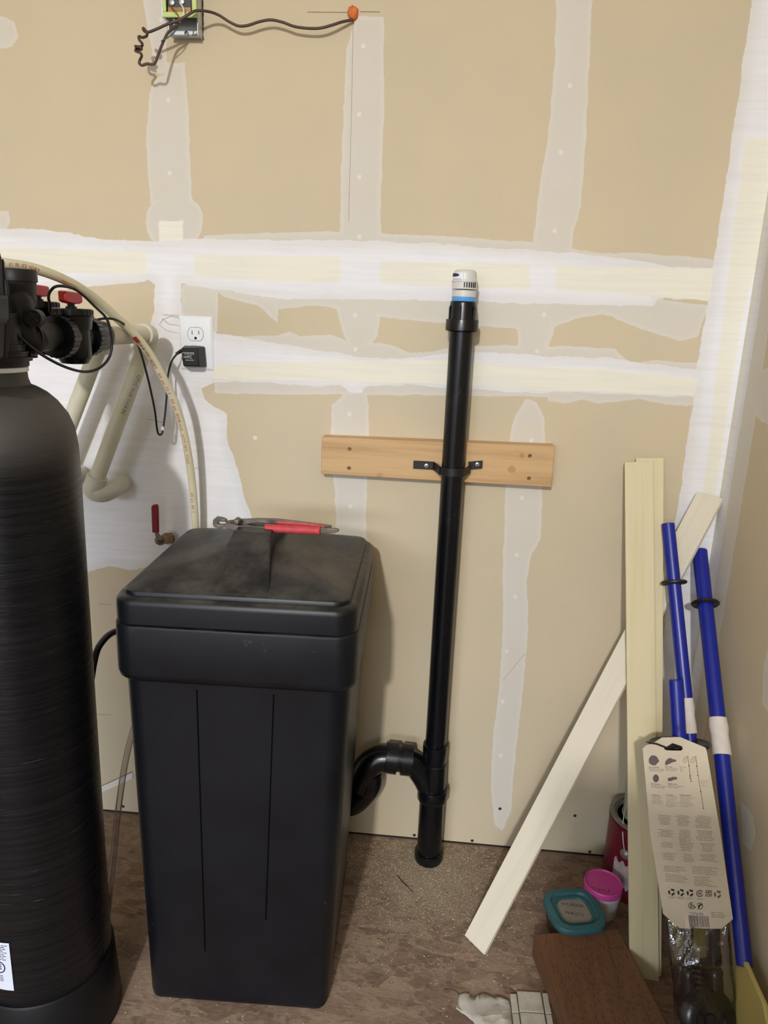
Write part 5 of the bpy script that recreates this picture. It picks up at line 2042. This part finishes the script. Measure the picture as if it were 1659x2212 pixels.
# ------------------------------------------------------------------ tiles and paper scrap
ts = thing('tile_offcut', 'broken sheet of small grey stone tiles on the floor by the beam', 'tile', tuple(fl(1150, 2190)))
gu = (fl(1168, 2143, .01) - fl(1118, 2140, .01)).normalized()
gv_ = (fl(1124, 2184, .01) - fl(1118, 2140, .01)).normalized()
og = fl(1117, 2140, .009)
tw, tl_ = (fl(1168, 2143, .009) - og).length, (fl(1124, 2184, .009) - og).length
for (a, b, w_, l_, dz) in ((0, 0, tw, tl_, 0), (0, tl_ + .002, tw, tl_, 0), (tw + .003, .0, tw * .24, tl_, -.001), (tw + .003, tl_ + .002, tw * .24, tl_, -.001),
                           (-tw * .27 - .002, .006, tw * .27, tl_ - .004, -.001), (-tw * .27 - .002, tl_ + .004, tw * .27, tl_, -.001)):
    P0 = og + gu * a + gv_ * b
    A = [P0, P0 + gu * w_, P0 + gu * w_ + gv_ * l_, P0 + gv_ * l_]
    A = [Vector((p.x, p.y, .009 + dz)) for p in A]
    obj('tile', MB().hexa(A, [Vector((p.x, p.y, .001)) for p in A]), M['tile'], ts, bevel=.0012, smooth=True)
pb = MB()
P0 = [og - gu * tw * .28 - gv_ * .0, og + gu * tw * 1.26, og + gu * tw * 1.26 + gv_ * tl_ * 2.1, og - gu * tw * .28 + gv_ * tl_ * 2.1]
pb.hexa([Vector((p.x, p.y, .0012)) for p in P0], [Vector((p.x, p.y, .0002)) for p in P0])
obj('mesh_backing', pb, pm('mesh_backing', (120, 112, 102), .9), ts)
# crumpled scrap
outl_ = [(992, 2150), (1004, 2146), (1016, 2147), (1014, 2153), (1050, 2151), (1080, 2154), (1099, 2158), (1103, 2180), (1106, 2212), (1112, 2260), (1062, 2262), (1040, 2235), (1022, 2206), (1003, 2190), (985, 2181), (988, 2165)]
rb = random.Random(4)
sb = bmesh.new()
vs = []
for i, p in enumerate(outl_):
    vs.append(sb.verts.new(fl(p[0], p[1], .003 + .004 * rb.random())))
inner = [(1012, 2160, .012), (1040, 2180, .016), (1060, 2165, .008), (1070, 2200, .014), (1050, 2220, .010), (1085, 2180, .009), (1085, 2220, .012), (1025, 2190, .006)]
sb.faces.new(vs)
bmesh.ops.triangulate(sb, faces=sb.faces[:])
bmesh.ops.subdivide_edges(sb, edges=sb.edges[:], cuts=3, use_grid_fill=True)
for v in sb.verts:
    v.co.z = .002 + .006 * abs(math.sin(v.co.x * 70 + v.co.y * 55)) * abs(math.sin(v.co.y * 60 - v.co.x * 25)) + rb.uniform(0, .0015)
sb.verts.index_update()
mb = MB().add([v.co.copy() for v in sb.verts], [tuple(v.index for v in f_.verts) for f_ in sb.faces])
sb.free()
o = obj('plastic_scrap', mb, M['scrap'], origin=tuple(fl(1040, 2190)), sharp=25)
sol = o.modifiers.new('solid', 'SOLIDIFY')
sol.thickness = .0006
tag(o, 'crumpled grey sheet of paper lying left of the small tiles', 'paper')

# ------------------------------------------------------------------ debris
def chips(name, n_, gen, size, mat, seed, label, cat):
    r_ = random.Random(seed)
    mb_ = MB()
    for _ in range(n_):
        x, y = gen(r_)
        if x > XR - .01 or y > -.004 or (abs(x + .337) < .19 and -.5 < y < -.12):
            continue
        s_ = size * r_.uniform(.4, 1.5)
        a = r_.uniform(0, 6.28)
        ca, sa = math.cos(a), math.sin(a)
        el = r_.uniform(.25, .9)
        h = s_ * r_.uniform(.2, .5)
        t1 = r_.uniform(0, h)
        mb_.add([(x + s_ * ca, y + s_ * sa, .0004 + t1), (x - s_ * el * sa, y + s_ * el * ca, .0004), (x - s_ * ca, y - s_ * sa, .0004 + h * .4), (x + s_ * el * .5 * sa, y - s_ * el * .5 * ca, h + .0004)],
                [(0, 1, 3), (1, 2, 3), (2, 0, 3), (0, 2, 1)])
    o_ = obj(name, mb_, mat, smooth=False, kind='stuff')
    tag(o_, label, cat)
    return o_


chips('sawdust', 7000, lambda r: (r.gauss(.02, .13), -abs(r.gauss(.10, .13)) - .005), .0014, pm('sawdust', (206, 190, 160), .9), 1, 'fine pale sawdust scattered on the floor round the standpipe', 'sawdust')
chips('wood_chips', 1500, lambda r: (r.uniform(-.75, .6), r.uniform(-.75, -.01)), .0016, pm('chips', (198, 180, 156), .9), 2, 'small pale wood chips strewn over the whole floor', 'wood chips')
chips('dark_crumbs', 900, lambda r: (r.uniform(-.2, .5), r.uniform(-.7, -.05)), .0013, pm('crumbs', (40, 32, 28), .9), 3, 'small dark crumbs of dirt strewn over the floor', 'dirt')
tw_ = cr([fl(857, 1890, .002), fl(868, 1903, .004), fl(880, 1915, .003), (fl(892, 1928, .002))], 5)
o = obj('twig', MB().tube(tw_, [.0008] * 5 + [.0011] * 6 + [.0006] * (len(tw_) - 11), 6), M['dark_screw'], origin=tuple(tw_[0]))
tag(o, 'thin dark twig on the floor in front of the standpipe', 'twig')
tw_ = cr([fl(958, 2138, .002), fl(975, 2137, .004), fl(988, 2144, .003), fl(993, 2152, .002)], 5)
o = obj('twig', MB().tube(tw_, .0007, 6), M['dark_screw'], origin=tuple(tw_[0]))
tag(o, 'thin curled dark strand on the floor behind the crumpled paper', 'twig')
